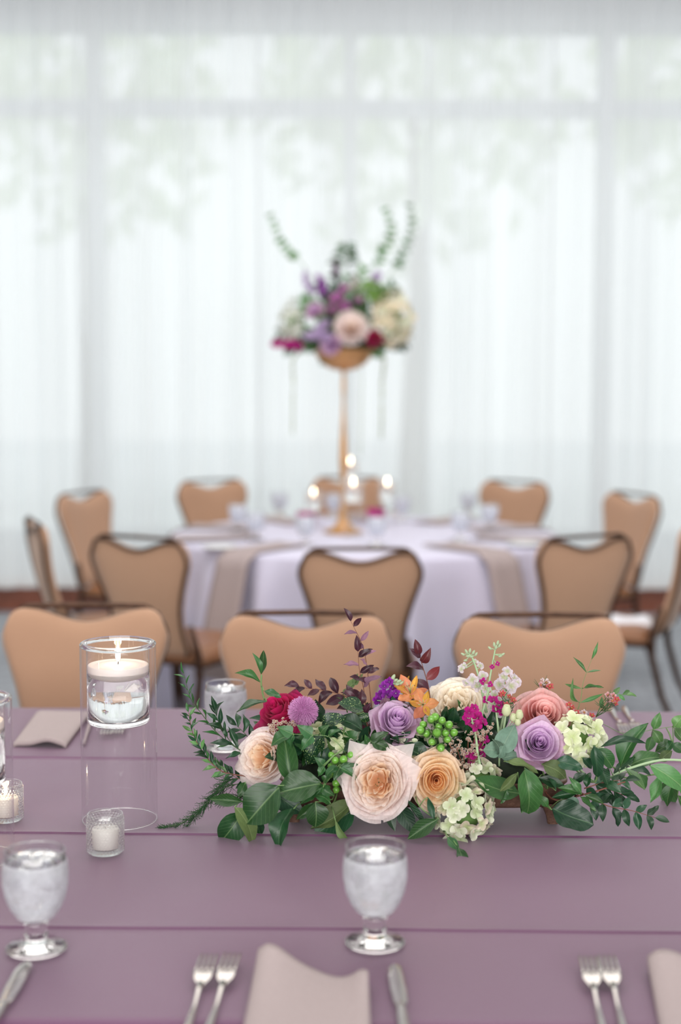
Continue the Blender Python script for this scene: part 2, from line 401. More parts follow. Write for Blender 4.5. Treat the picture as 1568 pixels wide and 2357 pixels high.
# glazed far wall: sill plinth, header, mullions, transom, panes
zt0 = P(784, 270, WIN_Y).z; zt1 = P(784, 231, WIN_Y).z; zh = P(784, 72, WIN_Y).z
struct('wall_back', MB().box((0, WIN_Y + 0.05, (zh + RZ) / 2), (2 * RX, 0.14, RZ - zh)), M_['frame'])
struct('baseboard_back', MB().box((0, WIN_Y - 0.02, 0.075), (2 * RX, 0.22, 0.15)).box((0, WIN_Y - 0.03, 0.158), (2 * RX, 0.26, 0.02)), M_['sill'])
mx = [(205, 240), (790, 815), (1370, 1408)]
xs = [((P(a, 600, WIN_Y).x), (P(b, 600, WIN_Y).x)) for a, b in mx]
step = (xs[2][0] + xs[2][1] - xs[0][0] - xs[0][1]) / 4
bars = []
k = 0
x = (xs[0][0] + xs[0][1]) / 2 - step * 3
while x < RX:
    i = round((x - (xs[0][0] + xs[0][1]) / 2) / step)
    wd = 0.1 if i % 2 == 0 else 0.065
    bars.append((x, wd)); x += step
for i, (x, wd) in enumerate(bars):
    struct('trim_%d' % (i + 1), MB().box((x, WIN_Y, (0.168 + zh) / 2), (wd, 0.08, zh - 0.168)), M_['frame'])
for i in range(len(bars) - 1):
    a = bars[i][0] + bars[i][1] / 2; b = bars[i + 1][0] - bars[i + 1][1] / 2
    wn = thing('window_%d' % (i + 1), '', '', ((a + b) / 2, WIN_Y, 0.168)); del wn['label']; del wn['category']; wn['kind'] = 'structure'
    put('transom', MB().box(((a + b) / 2, WIN_Y, (zt0 + zt1) / 2), (b - a, 0.07, zt1 - zt0)).mesh('transom', M_['frame'], False), wn)
    put('pane', MB().box(((a + b) / 2, WIN_Y, (zt0 + 0.168) / 2), (b - a, 0.012, zt0 - 0.168)).mesh('pane', M_['pane'], False), wn)
    put('pane', MB().box(((a + b) / 2, WIN_Y, (zt1 + zh) / 2), (b - a, 0.012, zh - zt1)).mesh('pane', M_['pane'], False), wn)
# sheer curtains: panels with vertical folds
def curtain(x0, x1, label, seed):
    n = int((x1 - x0) / 0.011); rows = 14; ztop = 4.3; z0 = 0.17
    rs = random.Random(seed); ph = [rs.uniform(0, 6.28) for _ in range(5)]
    def fn(i, j):
        x = x0 + (x1 - x0) * i / n; t = j / rows
        wv = 0.5 * sin(x * 2 * pi / 0.115 + ph[0] + 1.3 * sin(x * 5 + ph[1])) + 0.3 * sin(x * 2 * pi / 0.062 + ph[2]) + 0.5 * sin(x * 2 * pi / 0.37 + ph[3])
        am = 0.024 + 0.012 * sin(x * 3.3 + ph[4])
        y = WIN_Y - 0.27 + am * wv * (0.75 + 0.35 * (1 - t)) + 0.01 * sin(x * 7 + t * 3)
        xx = x + 0.012 * sin(x * 9 + ph[2]) * (1 - t)
        return (xx, y, z0 + (ztop - z0) * t)
    o = put('sheer_curtain', MB().grid(n, rows, fn).mesh('sheer_curtain', M_['sheer']))
    return tag(o, label, 'curtain', 'white sheer curtains across the window wall')
curtain(-5.9, P(182, 700, WIN_Y - .27).x + .02, 'white sheer curtain panel at the far left of the window wall', 1)
curtain(P(182, 700, WIN_Y - .27).x, P(592, 700, WIN_Y - .27).x + .02, 'white sheer curtain panel left of the tall gold flower stand', 2)
curtain(P(592, 700, WIN_Y - .27).x, P(978, 700, WIN_Y - .27).x + .02, 'white sheer curtain panel directly behind the tall gold flower stand', 3)
curtain(P(978, 700, WIN_Y - .27).x, P(1262, 700, WIN_Y - .27).x + .02, 'white sheer curtain panel right of the tall gold flower stand', 4)
curtain(P(1262, 700, WIN_Y - .27).x, P(1480, 700, WIN_Y - .27).x + .02, 'narrow white sheer curtain panel behind the right-hand chairs', 6)
curtain(P(1480, 700, WIN_Y - .27).x, 5.9, 'white sheer curtain panel at the far right of the window wall', 5)
# curtain track
tr = put('curtain_track', MB().box((0, WIN_Y - .27, 4.34), (11.8, 0.09, 0.08)).mesh('curtain_track', M_['frame'], False)); tr['kind'] = 'structure'; tr.name = 'trim_track'
# garden beyond the glass
def outdoor():
    g = put('terrace', MB().box((0, 24, -0.5), (60, 29, 0.3)).mesh('terrace', plain('terrace', rgb(224, 228, 230), 0.9, noise_s=1, noise_a=0.05), False)); g['kind'] = 'structure'; g.name = 'ground'
    fm = plain('garden_foliage', rgb(222, 230, 204), 0.8, noise_s=3, noise_a=0.15, transl=0.4)
    tm = plain('bark', rgb(120, 104, 90), 0.9)
    spots = [(-7.6, 18, 4.2, 1.9), (-3.4, 20, 5.0, 2.0), (0.9, 19, 4.8, 2.0), (5.2, 21, 5.2, 2.0), (9.8, 18, 3.6, 2.0)]
    wh = ['at the far left', 'left of the gold flower stand', 'right of the gold flower stand', 'behind the right-hand mullion', 'at the far right']
    for k, (x, y, z, r) in enumerate(spots):
        t = thing('tree', 'pale green tree outside the curtained window ' + wh[k], 'tree', (x, y, -0.35), group='garden trees outside the window')
        mb = MB()
        rs = random.Random(k)
        for q in range(420):
            v = Vector((rs.gauss(0, 1), rs.gauss(0, 1), rs.gauss(0, 0.8))).normalized() * r * rs.uniform(0.5, 1)
            c = Vector((x, y, z)) + v; s_ = rs.uniform(0.12, 0.3)
            e = Euler((rs.uniform(0, 6), rs.uniform(0, 6), 0)).to_matrix()
            mb.poly([c + e @ Vector(p) * s_ for p in ((-1, 0, 0), (0, -.5, .1), (1, 0, 0), (0, .5, .1))], [(0, 1, 2, 3)])
        put('crown', mb.mesh('crown', fm), t, kind='stuff')
        put('trunk', MB().tube([(x, y, -.35), (x + .1, y, z * .5), (x, y, z)], [.2, .15, .05], 8).mesh('trunk', tm), t)
outdoor()

# ------------------------------------------------------------------ banquet chairs
def lerp_tab(tab, t):
    for (a, va), (b, vb) in zip(tab, tab[1:]):
        if t <= b:
            k = (t - a) / (b - a); k = k * k * (3 - 2 * k) if False else k
            return va + (vb - va) * k
    return tab[-1][1]
WTAB = [(0, .150), (.05, .163), (.15, .158), (.3, .155), (.45, .162), (.6, .178), (.75, .198), (.86, .213), (.93, .216), (1.0, .205)]
Z0, Z1 = 0.445, 0.885
def top_z(x):
    ax = abs(x); d = 0.036 * max(0.0, cos(min(ax / 0.155, 1) * pi) * .5 + .5) 
    cr = 0.0
    if ax > .16: cr = .05 * (1 - sqrt(max(0, 1 - ((ax - .16) / .0455) ** 2))) if ax < .2055 else .05
    return Z1 - d - cr
def back_xz(u, t):
    wd = lerp_tab(WTAB, t)
    x = u * wd; z = Z0 + t * (top_z(u * .205) - Z0)
    if t < .08: z += 0.0
    return x, z
def lean(z): return 0.235 + 0.10 * (z - Z0) / (Z1 - Z0) + 0.02 * sin((z - Z0) / (Z1 - Z0) * pi)
def chair_proto():
    t = thing('banquet_chair', '', 'chair')
    nu, nv = 34, 36
    def side(s, th):
        def fn(i, j):
            u = -1 + 2 * i / nu; u = math.copysign(abs(u) ** .8, u) if u else 0
            v = j / nv; v = .5 - .5 * cos(pi * v)
            x, z = back_xz(u, v)
            ed = (1 - abs(u) ** 7) ** .5 * (1 - (2 * v - 1) ** 8) ** .5 if abs(u) < 1 and 0 < v < 1 else 0
            return (x, lean(z) + s * th * ed - 0.018 * (1 - (u * u)) * -1, z)
        return fn
    mb = MB().grid(nu, nv, side(-1, .026)); f = mb.f; mb.f = [q[::-1] for q in mb.f] if False else mb.f
    b2 = MB().grid(nu, nv, side(1, .014)); off = len(mb.v)
    mb.v += b2.v; mb.uv += b2.uv; mb.f += [tuple(off + k for k in q[::-1]) for q in b2.f]
    me = mb.mesh('backrest', M_['tan']); 
    import bmesh
    bm = bmesh.new(); bm.from_mesh(me); bmesh.ops.remove_doubles(bm, verts=bm.verts, dist=1e-4); bmesh.ops.recalc_face_normals(bm, faces=bm.faces); bm.to_mesh(me); bm.free()
    put('backrest', me, t)
    # dark frame round the edge of the back
    pts = []
    for j in range(0, 23):
        x, z = back_xz(-1, j / 22); pts.append((x * .978, lean(z) + .019, z))
    for i in range(1, 20):
        u = -1 + 2 * i / 20; x, z = back_xz(u, 1); pts.append((x, lean(z) + .034 - 0.014 * u * u, z - .007))
    for j in range(22, -1, -1):
        x, z = back_xz(1, j / 22); pts.append((x * .978, lean(z) + .019, z))
    put('back_frame', MB().tube(pts, 0.0066, 8).mesh('back_frame', M_['bronze']), t, label='dark bronze frame edging')
    hb = [(-.176, lean(.87) + .014, .872), (-.166, lean(.88) + .014, .884), (-.15, lean(.89) + .014, .890), (0, lean(.89) + .018, .892), (.15, lean(.89) + .014, .890), (.166, lean(.88) + .014, .884), (.176, lean(.87) + .014, .872)]
    put('handle', MB().tube(hb, 0.0075, 8).mesh('handle', M_['bronze']), t, label='dark bronze carrying bar')
    # seat
    def seat(i, j):
        u = -1 + 2 * i / 20; v = -1 + 2 * j / 20
        x = u * (.225 - .02 * (v + 1) / 2); y = v * .215
        r = max(0, 1 - abs(u) ** 8) ** .5 * max(0, 1 - abs(v) ** 8) ** .5
        k = 1 - .06 * (u * u * v * v)
        return (x * k, y * k, .425 + .045 * r)
    mb = MB().grid(20, 20, seat)
    b2 = MB().grid(20, 20, lambda i, j: (seat(i, j)[0], seat(i, j)[1], .412)); off = len(mb.v)
    mb.v += b2.v; mb.uv += b2.uv; mb.f += [tuple(off + k for k in q[::-1]) for q in b2.f]
    rim = [(i, 0) for i in range(21)] + [(20, j) for j in range(1, 21)] + [(i, 20) for i in range(19, -1, -1)] + [(0, j) for j in range(19, 0, -1)]
    for a, b in zip(rim, rim[1:] + rim[:1]):
        ia, ib = a[1] * 21 + a[0], b[1] * 21 + b[0]; mb.f.append((ib, ia, ia + off, ib + off))
    put('seat', mb.mesh('seat', M_['seat']), t, label='tan padded seat')
    put('seat_frame', MB().tube([(-.2, -.19, .405), (.2, -.19, .405), (.19, .2, .405), (-.19, .2, .405), (-.2, -.19, .405)], .011, 8).mesh('seat_frame', M_['bronze']), t)
    for s in (-1, 1):
        put('leg', MB().tube([(s * .195, -.185, .41), (s * .205, -.2, .25), (s * .21, -.225, .1), (s * .215, -.245, .008)], [.015, .014, .012, .011], 8).mesh('leg', M_['bronze']), t)
        put('leg', MB().tube([(s * .165, .255, .56), (s * .178, .225, .45), (s * .185, .225, .36), (s * .195, .27, .2), (s * .2, .34, .06), (s * .2, .365, .008)], [.011, .015, .015, .014, .012, .011], 8).mesh('leg', M_['bronze']), t)
    return t
proto = chair_proto(); used = [False]
def chair_at(x, D, phi, label, group):
    r = pi - radians(phi)
    M = Matrix.Translation((x, D, 0)) @ Matrix.Rotation(r, 4, 'Z') @ Matrix.Translation((0, -.34, 0))
    if not used[0]:
        used[0] = True; proto.matrix_basis = M; proto['label'] = label; proto['group'] = group; return proto
    return copy_tree(proto, M, label, group)
g1 = 'banquet chairs along the far side of the long table'
def xat(px, D): return (px - 784) / FPX * (D * 1.0 + 0.06)
chair_at(xat(200, 3.77), 3.77, 180, 'tan banquet chair behind the tall glass candle cylinder, leftmost of the near row', g1)
chair_at(xat(704, 3.66), 3.66, 180, 'tan banquet chair directly behind the plum leaf sprig and hot pink rose', g1)
chair_at(xat(1241, 3.64), 3.64, 180, 'tan banquet chair behind the dusty pink rose, rightmost of the near row', g1)
g2 = 'banquet chairs around the round table'
for px, D, ph, lb in [
    (830, 5.02, 0, 'tan banquet chair with its back to the camera, at the front of the round table'),
    (322, 5.35, 27, 'tan banquet chair front left of the round table, its dark bar tilting down rightward'),
    (1345, 5.42, -27, 'tan banquet chair front right of the round table, its bar tilting up rightward'),
    (86, 5.95, 70, 'tan banquet chair seen edge-on at the far left of the round table'),
    (196, 7.3, 118, 'tan banquet chair turned half sideways, back left before the curtain'),
    (490, 8.1, 148, 'tan banquet chair behind the round table, left of the gold flower stand'),
    (802, 8.35, 180, 'tan banquet chair behind the candles and gold stem, centre back of the round table'),
    (1182, 8.1, 215, 'tan banquet chair behind the round table, right of the gold flower stand'),
    (1452, 7.3, 242, 'tan banquet chair turned half sideways, back right before the curtain'),
    (1588, 5.95, 292, 'tan banquet chair cut by the right edge of the frame, its curved dark legs showing')]:
    chair_at(xat(px, D), D, ph, lb, g2)
# folded white cloth on the seat of the rightmost chair
def slab(fn, n, m, th, name, mat):
    mb = MB().grid(n, m, fn); off = len(mb.v)
    b2 = MB().grid(n, m, lambda i, j: Vector(fn(i, j)) - Vector((0, 0, th)))
    mb.v += b2.v; mb.uv += b2.uv; mb.f += [tuple(off + k for k in q[::-1]) for q in b2.f]; W = n + 1
    rim = [(i, 0) for i in range(n + 1)] + [(n, j) for j in range(1, m + 1)] + [(i, m) for i in range(n - 1, -1, -1)] + [(0, j) for j in range(m - 1, 0, -1)]
    for a, b in zip(rim, rim[1:] + rim[:1]):
        ia, ib = a[1] * W + a[0], b[1] * W + b[0]; mb.f.append((ib, ia, ia + off, ib + off))
    return mb.mesh(name, mat)
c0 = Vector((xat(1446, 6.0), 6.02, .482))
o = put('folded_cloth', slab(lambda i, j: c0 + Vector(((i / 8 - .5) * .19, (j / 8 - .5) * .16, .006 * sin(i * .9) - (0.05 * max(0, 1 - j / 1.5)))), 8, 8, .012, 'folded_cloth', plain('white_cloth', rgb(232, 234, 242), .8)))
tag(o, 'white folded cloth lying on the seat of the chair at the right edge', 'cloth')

# ------------------------------------------------------------------ round table
RC = Vector((xat(840, 6.75), 6.75, 0)); RR = 0.88
rt = thing('round_table', 'round banquet table hidden under a pale lilac cloth before the curtains', 'table', RC)
put('tabletop', MB().lathe([(.001, .715), (RR - .01, .715), (RR, .72), (RR, .738), (RR - .01, .742), (.001, .742)], 64, Matrix.Translation(RC)).mesh('tabletop', M_['sill']), rt)
for a in range(4):
    an = a * pi / 2 + .6
    put('leg', MB().tube([RC + Vector((.55 * cos(an), .55 * sin(an), .715)), RC + Vector((.62 * cos(an), .62 * sin(an), 0.003))], .016, 8).mesh('leg', M_['bronze']), rt)
def cloth_round(i, j):
    a = 2 * pi * i / 288
    if j <= 6: r = (RR + .003) * j / 6; return RC + Vector((max(r, .002) * cos(a), max(r, .002) * sin(a), .7455))
    t = (j - 6) / 14
    fold = .5 + .5 * sin(a * 18 + 1.1 * sin(a * 3) + .8); fold = fold ** 2.2
    r = RR + .006 + t * .02 + (t ** .6) * .15 * fold + .02 * t * sin(a * 7)
    if j == 7: t = .02; r = RR + .01
    return RC + Vector((r * cos(a), r * sin(a), .742 - t * .728))
o = put('tablecloth', MB().grid(288, 20, cloth_round, True).mesh('tablecloth', M_['lilac']))
tag(o, 'pale lilac floor-length tablecloth falling in soft folds from the round table', 'tablecloth')
NA = M_['napkin']
for k in range(10):
    a = radians(-90 + 36 * k); wd = .085
    if k == 0 : continue
    d = Vector((cos(a), sin(a), 0)); s = Vector((-sin(a), cos(a), 0))
    hang = .46
    def fn(i, j, d=d, s=s, k=k):
        x = (i / 6 - .5) * 2 * wd; q = j / 24 * .86
        flare = 1
        if q < .36: p = RC + d * (RR - .36 + q) + Vector((0, 0, .757 + .003 * sin(i + k)))
        else:
            h = q - .36; p = RC + d * (RR + .05 + h * .30 + .004 * sin(i * 1.4)) + Vector((0, 0, .757 - h))
            flare = 1 + .15 * h
        return p + s * x * flare
    where = {1: 'front right', 9: 'front left', 2: 'right', 8: 'left', 3: 'right rear', 7: 'left rear', 4: 'rear right', 6: 'rear left', 5: 'rear centre'}[k]
    o = put('napkin', slab(fn, 6, 24, .004, 'napkin', NA))
    tag(o, 'pinkish folded napkin hanging over the edge of the round table, %s place' % where, 'napkin', 'napkins at the places of the round table')
# small white side plates hinted at the front places
pl_me = MB().lathe([(.001, .0), (.045, 0), (.052, .004), (.078, .010), (.079, .012), (.052, .007), (.045, .004), (.001, .004)], 32).mesh('side_plate', plain('white_china', rgb(235, 236, 238), .2))
for px, py, lb in [(505, 1262, 'white side plate on the round table near its left front edge'), (1205, 1255, 'white side plate on the round table near its right front edge')]:
    p = T(px, py, .752); tag(put('side_plate', pl_me, M=Matrix.Translation((p.x, p.y, .751))), lb, 'plate', 'side plates on the round table')

# ------------------------------------------------------------------ glassware
def prof_goblet(k=1.0):
    outer = [(.001, 0), (.036, 0), (.0395, .0015), (.0395, .003), (.034, .0055), (.018, .0095), (.0135, .013), (.0155, .018), (.0145, .0225), (.0132, .029), (.0165, .0355), (.0245, .044), (.0325, .056), (.0385, .071), (.0415, .088), (.0418, .103), (.0400, .120), (.0385, .1295), (.0380, .131)]
    inner = [(.0368, .130), (.0372, .128), (.0386, .119), (.0402, .103), (.0399, .088), (.0370, .0715), (.0308, .0575), (.0220, .047), (.0130, .0415), (.001, .0395)]
    return outer, inner
go, gi = prof_goblet()
me_foot = MB().lathe(go[:11] + [(.010, .040), (.001, .0405)], 40).mesh('foot', M_['glass_foot'])
me_bowl = MB().lathe(go[10:] + gi, 48).mesh('bowl', M_['goblet_glass'])
me_rim = MB().lathe([(.0382 + .0011 * cos(a * pi / 4), .1305 + .0011 * sin(a * pi / 4)) for a in range(9)], 48).mesh('rim', M_['glass_rim'])
me_cond = MB().lathe([(r + .0004, z) for r, z in go[11:-3]] + [(.0406, .1185)], 48).mesh('condensation', M_['frost'])
wl = .1165
me_water = MB().lathe([(.001, .0400)] + [(r - .0004, z) for r, z in gi[::-1][1:-3] if z < wl] + [(.0384, wl), (.001, wl)], 40).mesh('water', M_['water'])
me_water2 = me_water.copy(); me_water2.materials[0] = M_['milky_water']
def ice_mesh(seed):
    rs = random.Random(seed); mb = MB()
    def fn(i, j):
        a = 2 * pi * i / 10; b = pi * j / 7
        v = Vector((sin(b) * cos(a), sin(b) * sin(a), cos(b)))
        m = max(abs(v.x), abs(v.y), abs(v.z)); v = v / (m ** .75)
        return v * .0115 * (1 + .12 * noise.noise(v * 2 + Vector((seed, 0, 0))))
    return mb.grid(10, 7, fn, True).mesh('ice_cube', M_['ice'])
ices = [ice_mesh(s) for s in range(3)]
def goblet(loc, label, group, detail=True, s=1.0):
    M = Matrix.Translation(loc) @ Matrix.Scale(s, 4)
    t = thing('water_goblet', label, 'glass', M=Matrix.Translation(loc), group=group)
    put('foot', me_foot, t, M); put('bowl', me_bowl, t, M)
    if detail: put('rim', me_rim, t, M)
    put('condensation', me_cond, t, M, label='whitish film of condensation on the bowl')
    wt = thing('x', '', ''); bpy.data.objects.remove(wt)
    put('water', me_water if detail else me_water2, t, M)
    if detail:
        rs = random.Random(int(loc[0] * 1000))
        for q in range(7):
            a = q * 2.4 + rs.random(); r = .019 * sqrt(rs.random() + .15); z = wl - .004 - (q // 4) * .02
            put('ice_cube', ices[q % 3], t, M @ Matrix.Translation((r * cos(a), r * sin(a), z)) @ Euler((rs.random() * 3, rs.random() * 3, 0)).to_matrix().to_4x4())
    return t
gg = 'iced water goblets on the long table'
def goblet_px(px, py, label, group=gg, detail=True, s=1.0):
    p = T(px, py, .7535 if detail else .7478); return goblet(p, label, group, detail, s)
goblet_px(863, 2170, 'stemmed goblet of iced water in front of the flowers, between napkin and knife')
goblet_px(84, 2183, 'frosted goblet of iced water at the lower left, above the left knife')
goblet_px(520, 1722, 'goblet of iced water at the far side, behind the left end of the flowers')
gr = 'water goblets on the round table'
for px, py, lb in [(548, 1222, 'water goblet at the left rear of the round table'), (588, 1243, 'water goblet at the left front of the round table'), (643, 1190, 'water goblet at the far side of the round table, left of the gold stand'),
                   (703, 1254, 'water goblet in front of the left magenta votive on the round table'), (867, 1255, 'water goblet in front of the right magenta votive on the round table'),
                   (1060, 1243, 'water goblet at the right front of the round table'), (1127, 1222, 'water goblet at the right rear of the round table'), (1078, 1190, 'water goblet at the far side of the round table, right of the gold stand'),
                   (768, 1192, 'water goblet at the far side of the round table, just left of the gold stem'), (925, 1200, 'water goblet at the far side of the round table, beside the right candles')]:
    goblet_px(px, py, lb, gr, False)

def flame_mesh(s=1.0):
    prof = [(.0005, 0), (.0028, .003), (.0038, .007), (.0034, .013), (.0020, .020), (.0008, .026), (.0002, .029)]
    return [(r * s, z * s) for r, z in prof]
me_flame = MB().lathe(flame_mesh(), 14).mesh('flame', M_['flame_core'])
def candle_light(loc, e=0.25):
    d = bpy.data.lights.new('candle_glow', 'POINT'); d.energy = e; d.color = (1, .62, .3); d.shadow_soft_size = .006
    o = bpy.data.objects.new('candle_glow', d); COL.objects.link(o); o.location = loc
def floating_candle(c, r, label, group, lit=True, fs=1.0):
    """c: centre of the candle's underside"""
    t = thing('floating_candle', label, 'candle', c, group=group); M = Matrix.Translation(c)
    h = .30 * r * 2
    prof = [(.001, 0), (r * .45, .0008), (r * .72, .003), (r * .9, .008), (r * .975, .014), (r, .018), (r, .0275), (r * .985, .0285), (r * .955, .0285), (r * .93, .0265), (r * .75, .0275), (r * .4, .029), (.001, .0285)]
    put('wax_body', MB().lathe(prof, 48, M).mesh('wax_body', M_['wax']), t)
    top = Vector(c) + Vector((0, 0, .0285))
    put('wick', MB().tube([top, top + Vector((.0004, 0, .004)), top + Vector((-.0008, 0, .008))], .0007, 6).mesh('wick', M_['wick']), t)
    if lit:
        put('flame', me_flame, t, Matrix.Translation(top + Vector((0, 0, .005))) @ Matrix.Scale(fs, 4))
        candle_light(top + Vector((0, 0, .02)))
    return t
def hurricane(loc, r, h, cup_d, label, group, rin=None, fine=True):
    t = thing('glass_candle_cylinder', label, 'candle holder', loc, group=group); M = Matrix.Translation(loc)
    n = 64 if fine else 32; w_ = .0022; rin = rin or r * .83
    put('outer_cylinder', MB().lathe([(r, .001), (r, h - .002)], n, M).mesh('outer_cylinder', M_['glass_wall']), t)
    put('base_rim', MB().lathe([(r - w_ / 2 + .0014 * cos(a * pi / 4), .0016 + .0014 * sin(a * pi / 4)) for a in range(9)], n, M).mesh('base_rim', M_['glass_rim']), t)
    # the rolled top rim joins the outer wall to the hanging cup
    rm = [((r + rin) / 2 + (r - rin) / 2 * cos(a * pi / 8) * 1.04, h - .0015 + .0042 * sin(a * pi / 8)) for a in range(17)]
    put('top_rim', MB().lathe(rm, n, M).mesh('top_rim', M_['glass_rim']), t)
    zb = h - cup_d
    put('inner_cup', MB().lathe([(rin, h - .003), (rin, zb + .006), (rin - .004, zb + .001), (rin - .01, zb), (.001, zb)], n, M).mesh('inner_cup', M_['glass_wall']), t)
    put('cup_base', MB().lathe([(.001, zb + .0005), (rin - .012, zb + .0005), (rin - .003, zb + .003), (rin - .0008, zb + .010), (rin - .0012, zb + .012), (.001, zb + .0095)], n, M).mesh('cup_base', M_['glass_rim']), t)
    wz = zb + cup_d * .66
    put('water', MB().lathe([(.001, zb + .0125), (rin - .0016, zb + .0125), (rin - .0012, wz), (rin - .003, wz - .0008), (.001, wz - .0008)], n, M).mesh('water', M_['water']), t)
    return t, Vector(loc) + Vector((0, 0, wz))
hg = 'glass cylinders with floating candles on the long table'
l1 = T(276, 1886, .7535)
_, wz = hurricane(l1, .0625, .297, .134, 'tall clear glass cylinder left of the flowers, its candle behind the hobnail votive', hg)
floating_candle(wz - Vector((0, 0, .018)), .0500, 'lit white floating candle in the tall glass cylinder left of the flowers', 'floating candles on the long table', fs=1.15)
l2 = T(-62, 1975, .7535)
_, wz = hurricane(l2, .0625, .249, .134, 'clear glass cylinder cut by the left edge of the frame', hg)
floating_candle(wz - Vector((0, 0, .018)), .0500, 'white floating candle in the glass cylinder cut by the left edge', 'floating candles on the long table')

# hobnail votive glasses
def hobnail(loc, label, lit):
    t = thing('hobnail_votive', label, 'candle holder', loc, group='hobnail votive glasses on the long table'); M = Matrix.Translation(loc)
    r, h = .0282, .062
    prof = [(.001, .0), (r - .003, 0), (r - .0005, .002), (r, .006), (r, h - .006), (r - .0006, h - .001), (r - .0012, h), (r - .0024, h - .0005), (r - .0028, h - .004), (r - .0032, .010), (r - .006, .0075), (.001, .007)]
    put('glass_body', MB().lathe(prof, 48, M).mesh('glass_body', M_['hobnail']), t)
    mb = MB(); rows = 13; nn = 34
    for q in range(rows):
        z = .005 + q * .0042
        for i in range(nn):
            a = 2 * pi * (i + .5 * (q % 2)) / nn; c = Vector((r * cos(a), r * sin(a), z)); n_ = Vector((cos(a), sin(a), 0)); s_ = Vector((-sin(a), cos(a), 0)); up = Vector((0, 0, 1))
            rr = .0022; pts = [M @ (c - n_ * .0003 + s_ * rr * cos(b * pi / 3) + up * rr * sin(b * pi / 3)) for b in range(6)]
            pts += [M @ (c + n_ * .0009 + (s_ * cos(b * pi / 3) + up * sin(b * pi / 3)) * rr * .6) for b in range(6)] + [M @ (c + n_ * .0013)]
            f = [(b, (b + 1) % 6, 6 + (b + 1) % 6, 6 + b) for b in range(6)] + [(6 + b, 6 + (b + 1) % 6, 12) for b in range(6)]
            mb.poly(pts, f)
    put('hobnails', mb.mesh('hobnails', M_['hobnail_bump']), t, kind='stuff')
    c = Vector(loc) + Vector((0, 0, .0078))
    k = thing('votive_candle', ('lit' if lit else 'unlit') + ' white votive candle inside the ' + ('hobnail glass at the left edge' if lit else 'hobnail glass in front of the tall cylinder'), 'candle', c)
    put('wax_body', MB().lathe([(.001, 0), (.0185, 0), (.0195, .001), (.0205, .029), (.0195, .0305), (.006, .030), (.001, .0295)], 32, Matrix.Translation(c)).mesh('wax_body', M_['wax']), k)
    top = c + Vector((0, 0, .0295)); put('wick', MB().tube([top, top + Vector((0, 0, .006))], .0007, 6).mesh('wick', M_['wick']), k)
    if lit:
        put('flame', me_flame, k, Matrix.Translation(top + Vector((0, 0, .004))) @ Matrix.Scale(.75, 4)); candle_light(top + Vector((0, 0, .016)), .12)
hobnail(T(243, 1961, .7535), 'clear hobnail glass votive standing in front of the tall candle cylinder', False)
hobnail(T(14, 1886, .7535), 'hobnail glass votive glowing behind the cylinder at the left edge', True)

# candles of the round table
hr = 'glass candle cylinders on the round table'
def rc(px, base, fy, r, lb, lb2):
    p = T(px, base, .7475); D = p.y; hf = 1.5 - .7475 - (fy - 850) * D / 3400 - 0.01
    h = hf + .06
    _, wz = hurricane(p, r, h, .095 if h > .2 else h * .5, lb, hr, fine=False)
    c = p + Vector((0, 0, hf - .045)); floating_candle(Vector((p.x, p.y, wz.z - .018)), r * .76, lb2, 'floating candles on the round table', fs=1.15)
rc(806, 1216, 1082, .042, 'tallest glass candle cylinder on the round table, just right of the gold stem', 'lit floating candle with the highest flame, right of the gold stem')
rc(813, 1238, 1132, .046, 'glass candle cylinder standing in front of the gold foot', 'lit floating candle in the cylinder before the gold foot')
rc(891, 1210, 1130, .042, 'glass candle cylinder right of the gold foot', 'lit floating candle in the cylinder right of the gold foot')
rc(722, 1214, 1156, .042, 'glass candle cylinder left of the gold foot', 'lit floating candle in the cylinder left of the gold foot')
def mag_votive(px, py, where, mat=None, r=.038, h=.05):
    p = T(px, py, .7475); t = thing('votive_glass', where, 'candle holder', p, group=None); M = Matrix.Translation(p)
    put('glass_body', MB().lathe([(.001, 0), (r * .9, 0), (r, .004), (r, h), (r - .002, h), (r - .002, .006), (.001, .005)], 28, M).mesh('glass_body', mat or M_['magenta_body']), t)
    c = p + Vector((0, 0, .0065)); k = thing('tealight', 'lit tealight inside the ' + where.split(' on ')[0], 'candle', c)
    put('wax_body', MB().lathe([(.001, 0), (r * .7, 0), (r * .7, .02), (.001, .019)], 20, Matrix.Translation(c)).mesh('wax_body', M_['wax']), k)
    put('flame', me_flame, k, Matrix.Translation(c + Vector((0, 0, .022)))); candle_light(c + Vector((0, 0, .035)), .1)
mag_votive(705, 1212, 'left magenta glass votive on the round table', r=.045, h=.07)
mag_votive(866, 1208, 'right magenta glass votive on the round table', r=.045, h=.08)
mag_votive(912, 1186, 'small clear glass votive on the round table, right of the candle cylinders', M_['glass_wall'], r=.03)

# ------------------------------------------------------------------ gold flower stand
GS = T(790, 1226, .7475); gsD = GS.y
def zy(y): return 1.5 - (y - 850) * gsD / 3400 - GS.z
stand = thing('gold_flower_stand', 'tall gold trumpet stand with a bowl of flowers, on the round table', 'vase', GS)
MG = Matrix.Translation(GS)
put('foot', MB().lathe([(.001, 0), (.088, 0), (.092, .004), (.088, .009), (.062, .018), (.036, .038), (.022, .07), (.014, .105), (.010, zy(1108))], 48, MG).mesh('foot', M_['gold']), stand)
def stp(y, r): return (r, zy(y))
put('stem', MB().lathe([stp(1108, .010), stp(1092, .016), stp(1060, .0195), stp(1020, .017), stp(985, .012), stp(950, .0078), stp(915, .0062), stp(905, .009), stp(898, .0105), stp(892, .007), stp(882, .0115), stp(874, .007), stp(868, .010), stp(858, .008), stp(850, .012)], 24, MG).mesh('stem', M_['gold']), stand)
